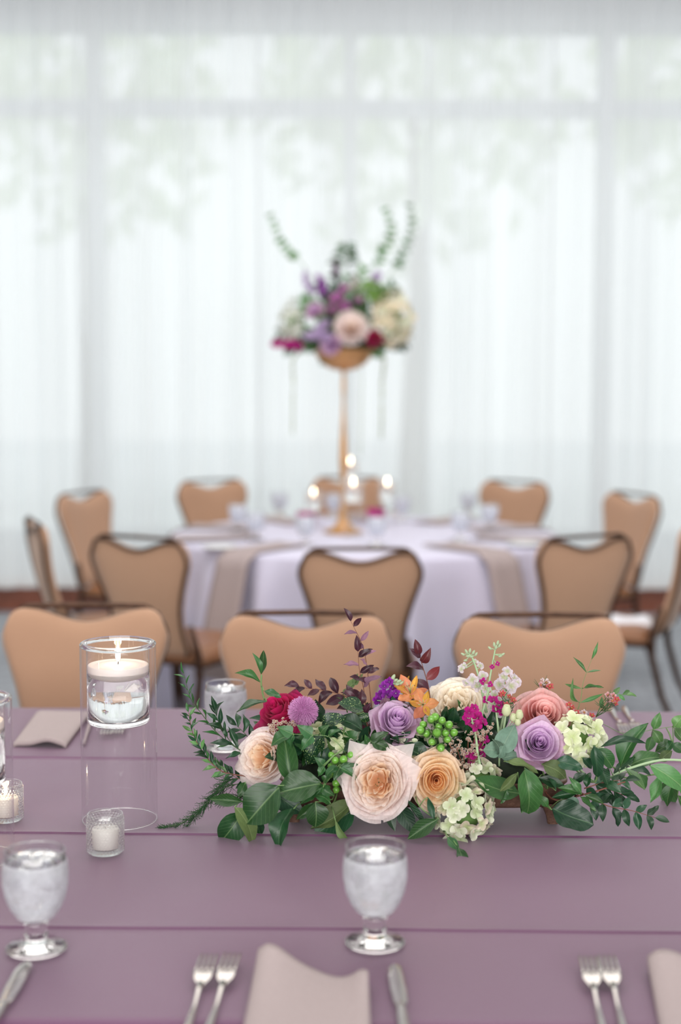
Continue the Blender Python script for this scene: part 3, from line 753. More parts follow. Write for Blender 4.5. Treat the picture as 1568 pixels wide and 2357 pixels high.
put('bowl', MB().lathe([stp(853, .001), stp(852, .03), stp(848, .062), stp(838, .098), stp(824, .122), stp(806, .138), stp(804, .140), stp(806, .133), stp(824, .117), stp(840, .09), stp(846, .05), stp(848, .001)], 48, MG).mesh('bowl', M_['gold']), stand)
put('floral_foam', MB().lathe([stp(842, .001), stp(838, .06), stp(815, .105), stp(800, .11), stp(782, .08), stp(775, .001)], 20, MG).mesh('floral_foam', M_['foam']), stand)

# ------------------------------------------------------------------ long table
YAW = radians(-0.85)
LT = Vector((0.15, 2.43, 0)); TW, TL = 0.80, 2.2
MT = Matrix.Translation(LT) @ Matrix.Rotation(YAW, 4, 'Z')
lt = thing('long_table', 'long banquet table hidden under the mauve satin cloth', 'table', M=MT)
put('tabletop', MB().box((0, 0, .735), (2 * TL - .02, 2 * TW - .02, .02)).mesh('tabletop', M_['sill'], False), lt, MT)
for sx in (-1, 1):
    for sy in (-1, 1):
        put('leg', MB().tube([(sx * (TL - .25), sy * (TW - .12), .725), (sx * (TL - .2), sy * (TW - .1), .003)], .015, 8).mesh('leg', M_['bronze']), lt, MT)
def ly(py): return (T(784, py, .75) - LT).y
creases = [(ly(1750), 'ridge'), (ly(1925), 'step'), (ly(2143), 'step')]
ys = set()
yv = -TW
while yv <= TW: ys.add(round(yv, 5)); yv += .02
for c, _ in creases:
    for d in (-.03, -.02, -.012, -.008, -.005, -.003, -.0016, -.0008, 0, .0008, .0016, .003, .005, .008, .012, .02, .03): ys.add(round(c + d, 5))
ys = sorted(y for y in ys if -TW <= y <= TW)
NX = 150
def topz(x, y):
    z = .7505 + .0009 * noise.noise(Vector((x * 2.2, y * 4, 0))) + .0005 * noise.noise(Vector((x * 9, y * 9, 3)))
    for c, kd in creases:
        d = y - c - .0012 * noise.noise(Vector((x * 1.5, c * 9, 1)))
        if kd == 'step':      # near side rises to a lip, then drops under the far side's shadow
            if d > 0: z += .0024 * math.exp(-d / .014)
            else: z += -.0010 * math.exp(d / .006)
        else: z += .0032 * math.exp(-(d / .0035) ** 2) - .0008 * math.exp(-((d + .012) / .008) ** 2)
    # crossing press mark right of the goblet
    dx = x - .17; z += .0011 * math.exp(-(dx / .006) ** 2) * (1 if y < -.2 else 0) * math.exp(-((y + .35) / .10) ** 2)
    return z
prof = [(y, None) for y in ys]
rows = [(-TW - .055 + 0, .30), (-TW - .03, .55), (-TW - .012, .72), (-TW - .004, .744)] + prof + [(TW + .004, .744), (TW + .012, .72), (TW + .022, .62), (TW + .03, .51)]
def tc_fn(i, j):
    x = -TL + 2 * TL * i / NX; y, z = rows[j]
    if z is None: z = topz(x, y)
    else: y += math.copysign(1, y) * (.03 * (.74 - z) * (1 + sin(x * 18 + 2 * sin(x * 5))) * 1.2)
    return MT @ Vector((x, y, z))
o = put('tablecloth', MB().grid(NX, len(rows) - 1, tc_fn).mesh('tablecloth', M_['mauve']))
tag(o, 'dusty mauve satin tablecloth with pressed fold lines on the long table', 'tablecloth')
# end drapes of the cloth are outside the view

# napkins
def napkin_px(corners, label, group, wave, th=.010, n=24, m=24, h0=.757):
    """corners: near-left, near-right, far-right, far-left pixels on the table"""
    q = [T(a, b, h0) for a, b in corners]
    def fn(i, j):
        u, v = i / n, j / m
        a = q[0].lerp(q[1], u); b = q[3].lerp(q[2], u); p = a.lerp(b, v)
        rnd = min(u, 1 - u, .08) / .08; p.z = .762 + wave(u, v) + .004 * (rnd - 1)
        return p
    o = put('napkin', slab(fn, n, m, th, 'napkin', NA)); return tag(o, label, 'napkin', group)
gn = 'folded napkins on the long table'
napkin_px([(535, 2480), (858, 2480), (848, 2256), (594, 2215)], 'pale pink folded napkin with a wavy raised edge, between the forks and the knife', gn,
          lambda u, v: (v ** 3) * (.020 * math.exp(-((u - .10) / .22) ** 2) - .004 * math.exp(-((u - .72) / .16) ** 2) + .010 * math.exp(-((u - .98) / .10) ** 2)) + .003 * sin(u * 7))
napkin_px([(1545, 2480), (1800, 2480), (1745, 2225), (1490, 2222)], 'pale pink folded napkin at the lower right corner of the frame', gn,
          lambda u, v: (v ** 3) * (.014 * math.exp(-((u - .12) / .25) ** 2)) + .003 * sin(u * 7))
napkin_px([(30, 1712), (152, 1716), (206, 1646), (84, 1644)], 'pale napkin folded open on the far side, left of the tall candle cylinder', gn,
          lambda u, v: .010 * math.exp(-((u - .65) / .25) ** 2) * (1 - v) + .004 * v, th=.009)
napkin_px([(190, 1712), (196, 1712), (216, 1650), (208, 1648)], 'narrow edge of pale napkin seen through the tall candle cylinder', gn, lambda u, v: 0.0, th=.006, n=6, m=6)

# cutlery -----------------------------------------------------------
def fork_tree(M, label, group):
    """fork lying on the table; local +Y towards the tines, length 0.19, origin at the tine tips"""
    t = thing('fork', label, 'fork', M=M, group=group); M = M @ Matrix.Diagonal((1, 1.3, 1.1, 1))
    hz = lambda y: .004 + .007 * max(0, sin(min(1, max(0, (-y) / .075)) * pi)) + .004 * math.exp(-((y) / .02) ** 2)
    for k in range(4):
        x = (k - 1.5) * .0066
        pts = [(x * (.94 if y > -.01 else 1), y, hz(y)) for y in (0, -.006, -.014, -.024, -.034, -.044, -.050)]
        put('tine', MB().tube(pts, [.0008, .0014, .0017, .0019, .0020, .0021, .0021], 6).mesh('tine', M_['steel']), t, M)
    def head(i, j):
        y = -.046 - .026 * j / 8; wd = lerp_tab([(0, .0117), (.35, .0122), (.6, .0105), (.8, .006), (1, .0036)], j / 8)
        u = -1 + 2 * i / 6
        return (u * wd, y, hz(y) + .0016 * abs(u) ** 2)
    mb = MB().grid(6, 8, head); off = len(mb.v); b2 = MB().grid(6, 8, lambda i, j: (head(i, j)[0] * .96, head(i, j)[1], head(i, j)[2] - .0022)); mb.v += b2.v; mb.uv += b2.uv; mb.f += [tuple(off + k for k in q[::-1]) for q in b2.f]
    rim = [(i, 0) for i in range(7)] + [(6, j) for j in range(1, 9)] + [(i, 8) for i in range(5, -1, -1)] + [(0, j) for j in range(7, 0, -1)]
    for a, b in zip(rim, rim[1:] + rim[:1]): mb.f.append((b[1] * 7 + b[0], a[1] * 7 + a[0], a[1] * 7 + a[0] + off, b[1] * 7 + b[0] + off))
    put('head', mb.mesh('head', M_['steel']), t, M)
    mb = MB(); pts = [(0, -.070 - k * .0125, .0028 + .006 * math.exp(-((k) / 2.2) ** 2)) for k in range(11)]
    mb.tube(pts, [.0042, .0036, .003, .003, .0034, .004, .0046, .0054, .0062, .0066, .005], 8, flat=.5)
    put('handle', mb.mesh('handle', M_['steel']), t, M)
    return t
def flat_M(tip, back, h=.7535):
    a = T(*tip, h); b = T(*back, h); d = (a - b).normalized(); a.z = h; d.z = 0; d.normalize()
    x = Vector((d.y, -d.x, 0)); M = Matrix((x, d, Vector((0, 0, 1)))).transposed().to_4x4(); M.translation = a; return M
gf = 'forks of the long table'
fork_tree(flat_M((484, 2210), (437, 2357)), 'left fork of the pair left of the centre napkin', gf)
fork_tree(flat_M((538, 2208), (486, 2357)), 'right fork of the pair left of the centre napkin', gf)
fork_tree(flat_M((1350, 2214), (1384, 2357)), 'left fork of the pair near the lower right corner', gf)
fork_tree(flat_M((1394, 2212), (1432, 2357)), 'right fork of the pair near the lower right corner', gf)
fork_tree(flat_M((243, 1700), (262, 1655)), 'far-side fork seen through the tall candle cylinder, left one', gf)
fork_tree(flat_M((270, 1698), (291, 1655)), 'far-side fork seen through the tall candle cylinder, right one', gf)
fork_tree(flat_M((1441, 1697), (1418, 1655)), 'far-side fork right of the flowers, left one', gf)
fork_tree(flat_M((1470, 1695), (1449, 1655)), 'far-side fork right of the flowers, right one', gf)
def knife(M, label):
    t = thing('table_knife', label, 'knife', M=M, group='knives of the long table'); M = M @ Matrix.Diagonal((.92, 1.3, 1, 1))
    def bl(s):
        def fn(i, j):
            v = j / 20; y = -.092 * v
            L_, R_ = lerp_tab([(0, -.004), (.06, -.0085), (.2, -.0105), (.6, -.0105), (.9, -.008), (1, -.005)], v), lerp_tab([(0, .004), (.06, .0085), (.2, .0095), (.6, .0105), (.9, .009), (1, .005)], v)
            u = i / 6; return (L_ + (R_ - L_) * u, y, .004 + s * .0013 * (1 - (2 * u - 1) ** 4))
        return fn
    mb = MB().grid(6, 20, bl(1)); off = len(mb.v); b2 = MB().grid(6, 20, bl(-1)); mb.v += b2.v; mb.uv += b2.uv; mb.f += [tuple(off + k for k in q[::-1]) for q in b2.f]
    put('blade', mb.mesh('blade', M_['steel']), t, M)
    put('handle', MB().tube([(0, -.090, .0045), (0, -.094, .005), (0, -.10, .005), (0, -.13, .006), (0, -.17, .007), (0, -.195, .007), (0, -.2, .006)], [.006, .0072, .0064, .0078, .009, .0095, .006], 10, flat=.6).mesh('handle', M_['steel']), t, M)
knife(flat_M((909, 2228), (928, 2357)), 'steel table knife right of the centre napkin, blade pointing away')
knife(flat_M((63, 2222), (-8, 2345)), 'steel table knife at the lower left corner, slanting to the right')

# ------------------------------------------------------------------ trough
TRC = T(980, 1895, .7535); TRC.y = 2.435
tl, tw_ = .236, .062
TRX = (T(690, 1928, .75).x + T(1272, 1928, .75).x) / 2
tm = Matrix.Translation((TRX, 2.435, .7535)) @ Matrix.Rotation(YAW, 4, 'Z')
trough = thing('flower_trough', 'low brown metal trough on small feet holding the flower arrangement', 'planter', M=tm)
def ring(i, n, a, b, p=5):
    t = 2 * pi * i / n; c, s = cos(t), sin(t)
    return math.copysign(abs(c) ** (2 / p), c) * a, math.copysign(abs(s) ** (2 / p), s) * b
prf = [(.80, .60, .024), (.93, .82, .026), (.975, .93, .034), (1, 1, .062), (1.02, 1.04, .0665), (1.02, 1.04, .070), (.985, .965, .070), (.96, .9, .04), (.9, .78, .032), (.02, .02, .032)]
mb = MB().grid(64, len(prf) - 1, lambda i, j: tm @ Vector((*ring(i, 64, tl * prf[j][0], tw_ * prf[j][1]), prf[j][2])), True)
mb.f.append(tuple(range(63, -1, -1)))
put('trough_body', mb.mesh('trough_body', M_['trough']), trough, None)
for sx in (-1, 1):
    for sy in (-1, 1):
        cx, cy = sx * .214, sy * .045
        put('foot', MB().grid(8, 3, lambda i, j: tm @ Vector((cx + ring(i, 8, [.009, .011, .016, .022][j], 1, 4)[0], cy + ring(i, 8, 1, [.009, .011, .014, .016][j], 4)[1], [0, .012, .024, .036][j])), True).poly([tm @ Vector((cx + ring(i, 8, .009, .009, 4)[0], cy + ring(i, 8, .009, .009, 4)[1], 0)) for i in range(8)], [tuple(range(7, -1, -1))]).mesh('foot', M_['trough']), trough)
put('floral_foam', MB().grid(40, 6, lambda i, j: tm @ Vector((*ring(i, 40, tl * .94 * (1, 1, .98, .92, .8, .5, .02)[j], tw_ * .88 * (1, 1, .98, .9, .7, .4, .02)[j]), (.036, .06, .075, .088, .097, .102, .104)[j])), True).mesh('floral_foam', M_['foam']), trough)
#FLOWERS
# ------------------------------------------------------------------ plants: shared builders
def catmull(pts, n=6):
    pts = [Vector(p) for p in pts]
    if len(pts) < 3: return [pts[0].lerp(pts[-1], k / n) for k in range(n + 1)]
    q = [pts[0] * 2 - pts[1]] + pts + [pts[-1] * 2 - pts[-2]]; out = []
    for i in range(1, len(q) - 2):
        for k in range(n):
            t = k / n; a, b, c, d = q[i - 1], q[i], q[i + 1], q[i + 2]
            out.append(.5 * ((2 * b) + (c - a) * t + (2 * a - 5 * b + 4 * c - d) * t * t + (3 * b - a - 3 * c + d) * t ** 3))
    out.append(pts[-1]); return out
LEAFW = {
    'broad': [(0, .02), (.04, .16), (.12, .6), (.25, .9), (.4, 1), (.6, .9), (.78, .62), (.9, .3), (1, .0)],
    'round': [(0, .02), (.05, .4), (.15, .8), (.35, 1), (.6, .97), (.8, .74), (.93, .38), (1, .0)],
    'lance': [(0, .02), (.08, .25), (.2, .6), (.38, .95), (.5, 1), (.7, .75), (.86, .4), (1, .0)],
    'spade': [(0, .05), (.03, .55), (.12, .95), (.25, 1), (.5, .75), (.75, .4), (.9, .16), (1, .0)],
}
_leaf = {}
def leaf_mesh(kind, mat, arch, fold, wavy=0):
    key = (kind, mat, arch, fold, wavy)
    if key not in _leaf:
        nu, nv = 6, 12
        def fn(i, j):
            t = j / nv; u = -1 + 2 * i / nu; wd = lerp_tab(LEAFW[kind], t)
            if 0 < t < 1: wd = .5 * wd + .25 * (lerp_tab(LEAFW[kind], max(0, t - .04)) + lerp_tab(LEAFW[kind], min(1, t + .04)))
            z = arch * sin(pi * t) + fold * abs(u) * wd * .5 + wavy * sin(t * 11 + u * 2) * abs(u) * .5
            return (u * wd * .5 + .10 * (wavy * 14 - .5) * sin(pi * t) * (1 if arch > .06 else -1) * .6, t, z - .10 * t * t * (1 if arch > .1 else 0))
        _leaf[key] = MB().grid(nu, nv, fn).mesh('leaf', M_[mat])
    return _leaf[key]
VIEW = Vector((0, -.72, .62))
def leaf(parent, base, tip, width, kind='broad', mat='leaf_a', arch=None, fold=None, face=None, name='leaf'):
    base, tip = Vector(base), Vector(tip); d = tip - base; ln = d.length; y = d / ln
    n = Vector(face) if face else VIEW + Vector((U(-.45, .45), U(-.3, .3), U(-.35, .35)))
    z = n - y * n.dot(y)
    if z.length < .05: z = Vector((1, 0, 0)) - y * y.x
    z.normalize(); x = y.cross(z)
    arch = random.choice((.04, .12, .22, -.1)) if arch is None else arch
    fold = random.choice((.12, .3)) if fold is None else fold
    me = leaf_mesh(kind, mat, arch, fold, random.choice((0, .05, .1)))
    M = Matrix((x * width, y * ln, z * ln)).transposed().to_4x4(); M.translation = base
    return put(name, me, parent, M)
PX = 2.45 / 3400      # metres per pixel at the arrangement
def LP(parent, b, t, wpx, mat='leaf_a', kind='broad', D=2.36, D2=None, **kw):
    """a leaf from pixel b to pixel t at depth D"""
    return leaf(parent, P(b[0], b[1], D), P(t[0], t[1], D if D2 is None else D2), wpx * PX, kind, mat, **kw)
def sprig(label, pts, D, n, llen, lw, mat='leaf_a', kind='lance', stem='stem', r=.0012, ang=50, start=.1, opp=False, group=None, name='leafy_sprig', D2=None, tip=True, mats=None, jit=14, cat='greenery'):
    """pixel polyline at depth D (to D2 at the tip), leaves alternating or opposite"""
    m = len(pts); D2 = D if D2 is None else D2
    w3 = [P(x, y, D + (D2 - D) * k / (m - 1)) for k, (x, y) in enumerate(pts)]
    cv = catmull(w3, 7)
    t = thing(name, label, cat, cv[0], group=group)
    rr = [r * (1 - .65 * k / (len(cv) - 1)) for k in range(len(cv))]
    put('stem', MB().tube(cv, rr, 6).mesh('stem', M_[stem]), t)
    for k in range(n):
        f = start + (1 - start) * (k + .3) / n; q = f * (len(cv) - 1); i = min(int(q), len(cv) - 2)
        p = cv[i].lerp(cv[i + 1], q - i); tg = (cv[i + 1] - cv[i]).normalized()
        for s in ((-1, 1) if opp else ((-1) ** k,)):
            ax = (VIEW + Vector((U(-.4, .4), U(-.4, .4), U(-.4, .4)))).normalized()
            d = Matrix.Rotation(radians(s * (ang + U(-jit, jit))), 3, ax) @ tg
            d = (d + Vector((0, 0, -.1))).normalized()
            l = llen * U(.75, 1.15) * (1 - .35 * f)
            mt = random.choice(mats) if mats else mat
            leaf(t, p, p + d * l, lw * l / llen, kind, mt)
    if tip: leaf(t, cv[-1], cv[-1] + (cv[-1] - cv[-2]).normalized() * llen * .7, lw * .7, kind, mat)
    return t

# ---- roses
PM = {}
def pm(name, c, c2=None, tr=.55):
    if name not in PM: PM[name] = petal_mat(name, c, c2, tr)
    return PM[name]
def petal_mesh(R_, s, az, mat, wa, rip, seed, tip=0.0, twist=0.0, hk=None, hmax=.62, nu=10, nv=8):
    rs = random.Random(seed); p1, p2, p3 = rs.uniform(0, 6), rs.uniform(0, 6), rs.uniform(-1, 1)
    r1 = R_ * (.06 + .94 * s); h1 = R_ * ((hmax + .08 - .70 * s ** 1.5 + rs.uniform(-.06, .06)) if hk is None else hk); zb = -.5 * R_
    def fn(i, j):
        u = -1 + 2 * i / nu; v0 = j / nv
        v = v0 * (1 - .20 * abs(u) ** 2.6 + tip * (1 - abs(u)) ** 2 - .03)
        fa = .30 + .70 * sin(pi * .5 * min(1, v0 * 1.4))
        a = az + u * wa * fa + twist * v
        r = r1 * max(.02, sin(min(v, 1.1) * pi / 2)) ** .75
        z = zb + (h1 - zb) * v ** 1.25
        c = max(0, (v - .78) / .22)
        cu = (.25 + .75 * s)
        r += R_ * (.085 * c * c * cu + rip * .55 * sin(u * 4.2 + p1) * v ** 4)
        z += R_ * (-.13 * c * c * s + rip * sin(u * 5.3 + p2) * v ** 3 + .03 * p3 * v)
        r *= 1 + .04 * sin(u * 2 + p2)
        # outer petals are flatter than the circle they sit on
        fl = 1 / max(.5, cos(min(abs(u * wa * fa), 1.0))) if s > .5 else 1
        r *= 1 + (fl - 1) * .35 * s
        return (r * cos(a), r * sin(a), z)
    return MB().grid(nu, nv, fn).mesh('petal', mat)
def rose(label, c, axis, R_, mats, n=34, style='spiral', rip=.05, group='roses in the trough', stem_to=None, seed=0, lowp=False, outer_tip=.12, name='rose', squash=1.0):
    """mats: (heart, middle, outer)"""
    ax = Vector(axis).normalized(); M = frame(ax, Vector((0.1, 0, 1)), c) @ Matrix.Translation((0, 0, -.08 * R_)) @ Matrix.Diagonal((1, squash, 1, 1))
    t = thing(name, label, 'flower', M=Matrix.Translation(c), group=group)
    rs = random.Random(seed); nu, nv = (6, 5) if lowp else (10, 8)
    if style == 'spiral':
        for k in range(n):
            s = (k / (n - 1)) ** 1.02; s = min(1, s * rs.uniform(.93, 1.05)); az = k * 2.39996 + rs.uniform(-.5, .5) * s
            wa = (1.7 * (1 - s) + .82 * s) * rs.uniform(.85, 1.1) if s > .06 else 2.6
            mt = mats[0] if s < .35 else mats[1] if s < .7 else mats[2]
            put('petal', petal_mesh(R_, s, az, mt, wa, rip * (.3 + .7 * s), rs.random(), outer_tip * s if s > .6 else 0, nu=nu, nv=nv), t, M)
    else:
        no = int(n * .42)
        for k in range(no):
            s = .60 + .40 * (k / (no - 1)); az = k * 2.39996 + rs.uniform(-.2, .2)
            put('petal', petal_mesh(R_, s, az, mats[2] if s > .75 else mats[1], .78, rip, rs.random(), outer_tip * (s > .8) * rs.choice((.3, 1, 2.2)), nu=nu, nv=nv), t, M)
        ni = n - no
        for k in range(ni):
            s = .08 + .50 * sqrt((k + .5) / ni); az = k * 2.39996 + rs.uniform(-.6, .6)
            put('petal', petal_mesh(R_, s, az, mats[0] if s < .42 else mats[1], rs.uniform(.45, 1.0) * (1.3 - s), rip * 1.8, rs.random(), 0, twist=rs.uniform(-.7, .7), hk=rs.uniform(.22, .40) - .15 * s, nu=nu, nv=nv), t, M)
    b = M @ Vector((0, 0, -.48 * R_)); st = Vector(stem_to) if stem_to else Vector((b.x * .7 + TRX * .3, 2.435, .84))
    put('calyx', MB().lathe([(.001, -.62 * R_), (.10 * R_, -.58 * R_), (.14 * R_, -.5 * R_), (.10 * R_, -.42 * R_)], 12, M).mesh('calyx', M_['calyx']), t)
    put('stem', MB().tube(catmull([M @ Vector((0, 0, -.58 * R_)), b.lerp(st, .5) + Vector((0, .005, 0)), st], 4), .0026, 7).mesh('stem', M_['stem']), t)
    return t
# ---- lobed small flowers: one connected mesh each
def lobed(nl, mat, depth=.62, cup=.15, wave=.08, power=.45, nr=5, na=None, seed=0):
    na = na or nl * 8; rs = random.Random(seed); ph = rs.uniform(0, 6)
    def fn(i, j):
        a = 2 * pi * i / na; f = j / nr
        rad = (1 - depth) + depth * abs(cos(nl * a / 2)) ** power
        r = max(.02, f) * (rad * f + (1 - f) * .7)
        z = cup * f * f + wave * sin(a * nl * 1.0 + ph) * f * f + wave * .8 * sin(a * 3 + f * 4 + ph * 2) * f
        return (r * cos(a), r * sin(a), z)
    mb = MB(); mb.v.append((0, 0, 0)); mb.uv.append((.5, 0)); mb.grid(na, nr, fn, True)
    return mb.mesh('floret', mat)
def dome_points(n, rx, ry, rz, zmin=-.35, seed=0):
    out = []; rs = random.Random(seed)
    for k in range(n):
        z = 1 - (k + .5) / n * (1 - zmin); r = sqrt(max(0, 1 - z * z)); a = k * 2.39996
        v = Vector((r * cos(a), r * sin(a), z)) + Vector((rs.gauss(0, .05), rs.gauss(0, .05), rs.gauss(0, .05)))
        out.append((Vector((v.x * rx, v.y * ry, v.z * rz)), v.normalized()))
    return out
def hydrangea(label, c, axis, rx, ry, rz, n, fr, meshes, group, stem_to=None, zmin=-.35, seed=0, core=None):
    M = frame(axis, Vector((.1, 0, 1)), c); t = thing('hydrangea', label, 'flower', M=Matrix.Translation(c), group=group)
    rs = random.Random(seed)
    for k, (p, nm) in enumerate(dome_points(n, rx, ry, rz, zmin, seed)):
        nm = (nm + Vector((rs.gauss(0, .3), rs.gauss(0, .3), rs.gauss(0, .3)))).normalized()
        put('floret', meshes[k % len(meshes)], t, M @ frame(nm, Vector((.3, .1, 1)), p * rs.uniform(.86, 1.04)) @ Matrix.Rotation(rs.uniform(0, 6), 4, 'Z') @ Matrix.Scale(fr * rs.uniform(.8, 1.15), 4))
    put('core', MB().ball((0, 0, -.1 * rz), 1, 10, (rx * .62, ry * .62, rz * .62)).mesh('core', core or M_['calyx']), t, M)
    b = Vector(c); st = Vector(stem_to) if stem_to else Vector((b.x * .8 + TRX * .2, 2.435, .84))
    put('stem', MB().tube(catmull([b, b.lerp(st, .5), st], 4), .003, 6).mesh('stem', M_['stem']), t)
    return t
def berries(label, c, pts, r, group, stem_to=None):
    t = thing('berry_sprig', label, 'berries', c, group=group)
    for p, rr in pts:
        d = (Vector(p) - Vector(c)); d = (d + Vector((0, 0, .01))).normalized() if d.length > 1e-4 else Vector((0, -1, 0))
        put('berry', me_berry, t, frame(d, loc=p) @ Matrix.Scale(rr, 4)); put('calyx', me_bcal, t, frame(d, loc=p) @ Matrix.Scale(rr, 4))
        put('stem', MB().tube([Vector(p) - d * rr, Vector(c) + Vector((0, .012, -.012))], .0008, 5).mesh('stem', M_['stem']), t)
    st = Vector(stem_to) if stem_to else Vector((c[0], 2.435, .84))
    put('stem', MB().tube([Vector(c) + Vector((0, .012, -.012)), st], .0016, 6).mesh('stem', M_['stem_dark']), t)
    return t
me_berry = MB().lathe([(.001, -1), (.35, -.93), (.7, -.7), (.94, -.3), (1, .05), (.92, .42), (.7, .74), (.4, .95), (.12, 1.06), (.03, 1.2), (.001, 1.22)], 16).mesh('berry', M_['berry'])
me_bcal = MB().lathe([(.001, -1.05), (.5, -1.0), (1.05, -.78), (1.25, -.5)], 10).mesh('calyx', M_['calyx'])

# ------------------------------------------------------------------ petals of the near arrangement
blush = (pm('blush_heart', rgb(255, 238, 216), rgb(255, 212, 164)), pm('blush_mid', rgb(255, 246, 240), rgb(254, 230, 208)), pm('blush_outer', rgb(252, 242, 240), rgb(250, 232, 222)))
peach = (pm('peach_heart', rgb(255, 224, 172), rgb(253, 198, 118)), pm('peach_mid', rgb(255, 236, 206), rgb(254, 216, 158)), pm('peach_outer', rgb(252, 232, 208), rgb(247, 220, 186)))
cream = (pm('cream_heart', rgb(255, 247, 232), rgb(252, 232, 202)), pm('cream_mid', rgb(255, 249, 238), rgb(252, 238, 216)), pm('cream_outer', rgb(253, 247, 236), rgb(247, 234, 210)))
lav = (pm('lavender_heart', rgb(224, 192, 228), rgb(202, 158, 208)), pm('lavender_mid', rgb(234, 208, 236), rgb(220, 188, 222)), pm('lavender_outer', rgb(230, 198, 226), rgb(226, 184, 208)))
dusty = (pm('dusty_heart', rgb(248, 204, 200), rgb(238, 172, 164)), pm('dusty_mid', rgb(242, 194, 192), rgb(230, 164, 156)), pm('dusty_outer', rgb(242, 200, 198), rgb(242, 190, 172)))
hot = (pm('hot_heart', rgb(196, 24, 96), rgb(150, 14, 60)), pm('hot_mid', rgb(208, 34, 104), rgb(160, 18, 66)), pm('hot_outer', rgb(198, 30, 108), rgb(168, 20, 78)))
gl_ = 'roses in the trough'
sc = lambda px: px * .5 * PX
rose('large blush white garden rose with peach folded heart, front centre of the trough', P(868, 1800, 2.31), (-.12, -.92, .28), sc(150), blush, 74, 'quarter', .05, gl_, seed=3, outer_tip=.16, squash=1.12)
rose('blush white rose at the left end of the trough, half covered by a green leaf', P(602, 1742, 2.36), (-.45, -.80, .30), sc(128), blush, 54, 'quarter', .05, gl_, seed=5, outer_tip=.2)
rose('peach rose with glowing orange heart, right of the large blush rose', P(1005, 1796, 2.32), (-.02, -.95, .20), sc(122), peach, 36, 'spiral', .075, gl_, seed=8, squash=1.14)
rose('lavender rose behind and above the large blush rose', P(914, 1660, 2.38), (.16, -.62, .62), sc(118), lav, 25, 'spiral', .05, gl_, seed=11, outer_tip=.2)
rose('large cream garden rose beside the orange lilies, top centre', P(1050, 1622, 2.42), (-.12, -.74, .62), sc(140), cream, 74, 'quarter', .06, gl_, seed=13)
rose('dusty pink rose at the upper right of the arrangement', P(1252, 1648, 2.41), (.04, -.76, .60), sc(140), dusty, 32, 'spiral', .07, gl_, seed=17, outer_tip=.1)
rose('lavender rose just below the dusty pink rose', P(1242, 1712, 2.345), (-.02, -.86, .46), sc(116), lav, 27, 'spiral', .05, gl_, seed=19, outer_tip=.24)
rose('hot pink magenta rose at the upper left beside the lilac thistle', P(645, 1640, 2.42), (-.45, -.45, .70), sc(128), hot, 22, 'spiral', .08, gl_, seed=23, outer_tip=.3)

# hydrangeas
hm = [pm('hyd_green', rgb(212, 220, 190), rgb(184, 200, 150), .2), pm('hyd_pale', rgb(230, 232, 212), rgb(198, 208, 170), .2), pm('hyd_pinkish', rgb(222, 208, 190), rgb(188, 200, 146), .2)]
hmesh = [lobed(4, hm[k % 3], .34, .18, .10, .5, seed=k) for k in range(6)]
hyl = [pm('hyd_lime', rgb(230, 236, 200), rgb(204, 218, 156), .25), pm('hyd_lime2', rgb(238, 242, 218), rgb(214, 226, 172), .25)]
hlm = [lobed(4, hyl[k % 2], .34, .2, .10, .5, seed=k + 9) for k in range(4)]
gh = 'hydrangea heads in the trough'
hydrangea('pale green and pinkish hydrangea spilling over the front rim below the peach rose', P(1070, 1868, 2.325), (.1, -.85, .15), .046, .050, .036, 44, .0150, hmesh, gh, seed=1)
hydrangea('pale green hydrangea cluster between peach rose and long green leaf', P(1100, 1795, 2.375), (.2, -.75, .5), .040, .034, .03, 26, .0135, hmesh, gh, seed=2)
hydrangea('lime white hydrangea at the right under the dusty pink rose', P(1325, 1702, 2.38), (.3, -.75, .5), .040, .040, .036, 34, .0155, hlm, gh, seed=3)
hydrangea('lime hydrangea half hidden behind the green berries at the left', P(778, 1712, 2.41), (-.1, -.45, .85), .058, .036, .026, 36, .0125, hlm, gh, seed=4)
hydrangea('green hydrangea tucked under the lavender rose at the centre', P(940, 1728, 2.385), (.1, -.7, .6), .036, .044, .03, 26, .0125, hmesh[:3] + hlm[:1], gh, seed=5)

# berries
def cluster(c, spots, D, r):
    out = []
    for k, (x, y) in enumerate(spots): out.append((P(x, y, D + ((x + 3 * y) % 7 - 3) * .003), r * (1 + ((k * 37) % 5 - 2) * .05)))
    return out
berries('bunch of round green berries below the cream rose', P(1008, 1680, 2.36), cluster(None, [(974, 1667), (993, 1655), (1002, 1650), (1018, 1658), (1034, 1668), (1010, 1672), (981, 1688), (1006, 1686), (1026, 1687), (1045, 1686), (994, 1708), (1015, 1722), (968, 1680), (1030, 1702)], 2.34, .0062), .0062, 'green berry bunches')
berries('bunch of round green berries between the left leaves and large blush rose', P(790, 1775, 2.36), cluster(None, [(763, 1738), (772, 1750), (791, 1748), (808, 1738), (813, 1760), (818, 1772), (760, 1780), (774, 1802), (774, 1818), (798, 1822), (806, 1800), (830, 1740), (785, 1765), (762, 1764)], 2.34, .0062), .0062, 'green berry bunches')

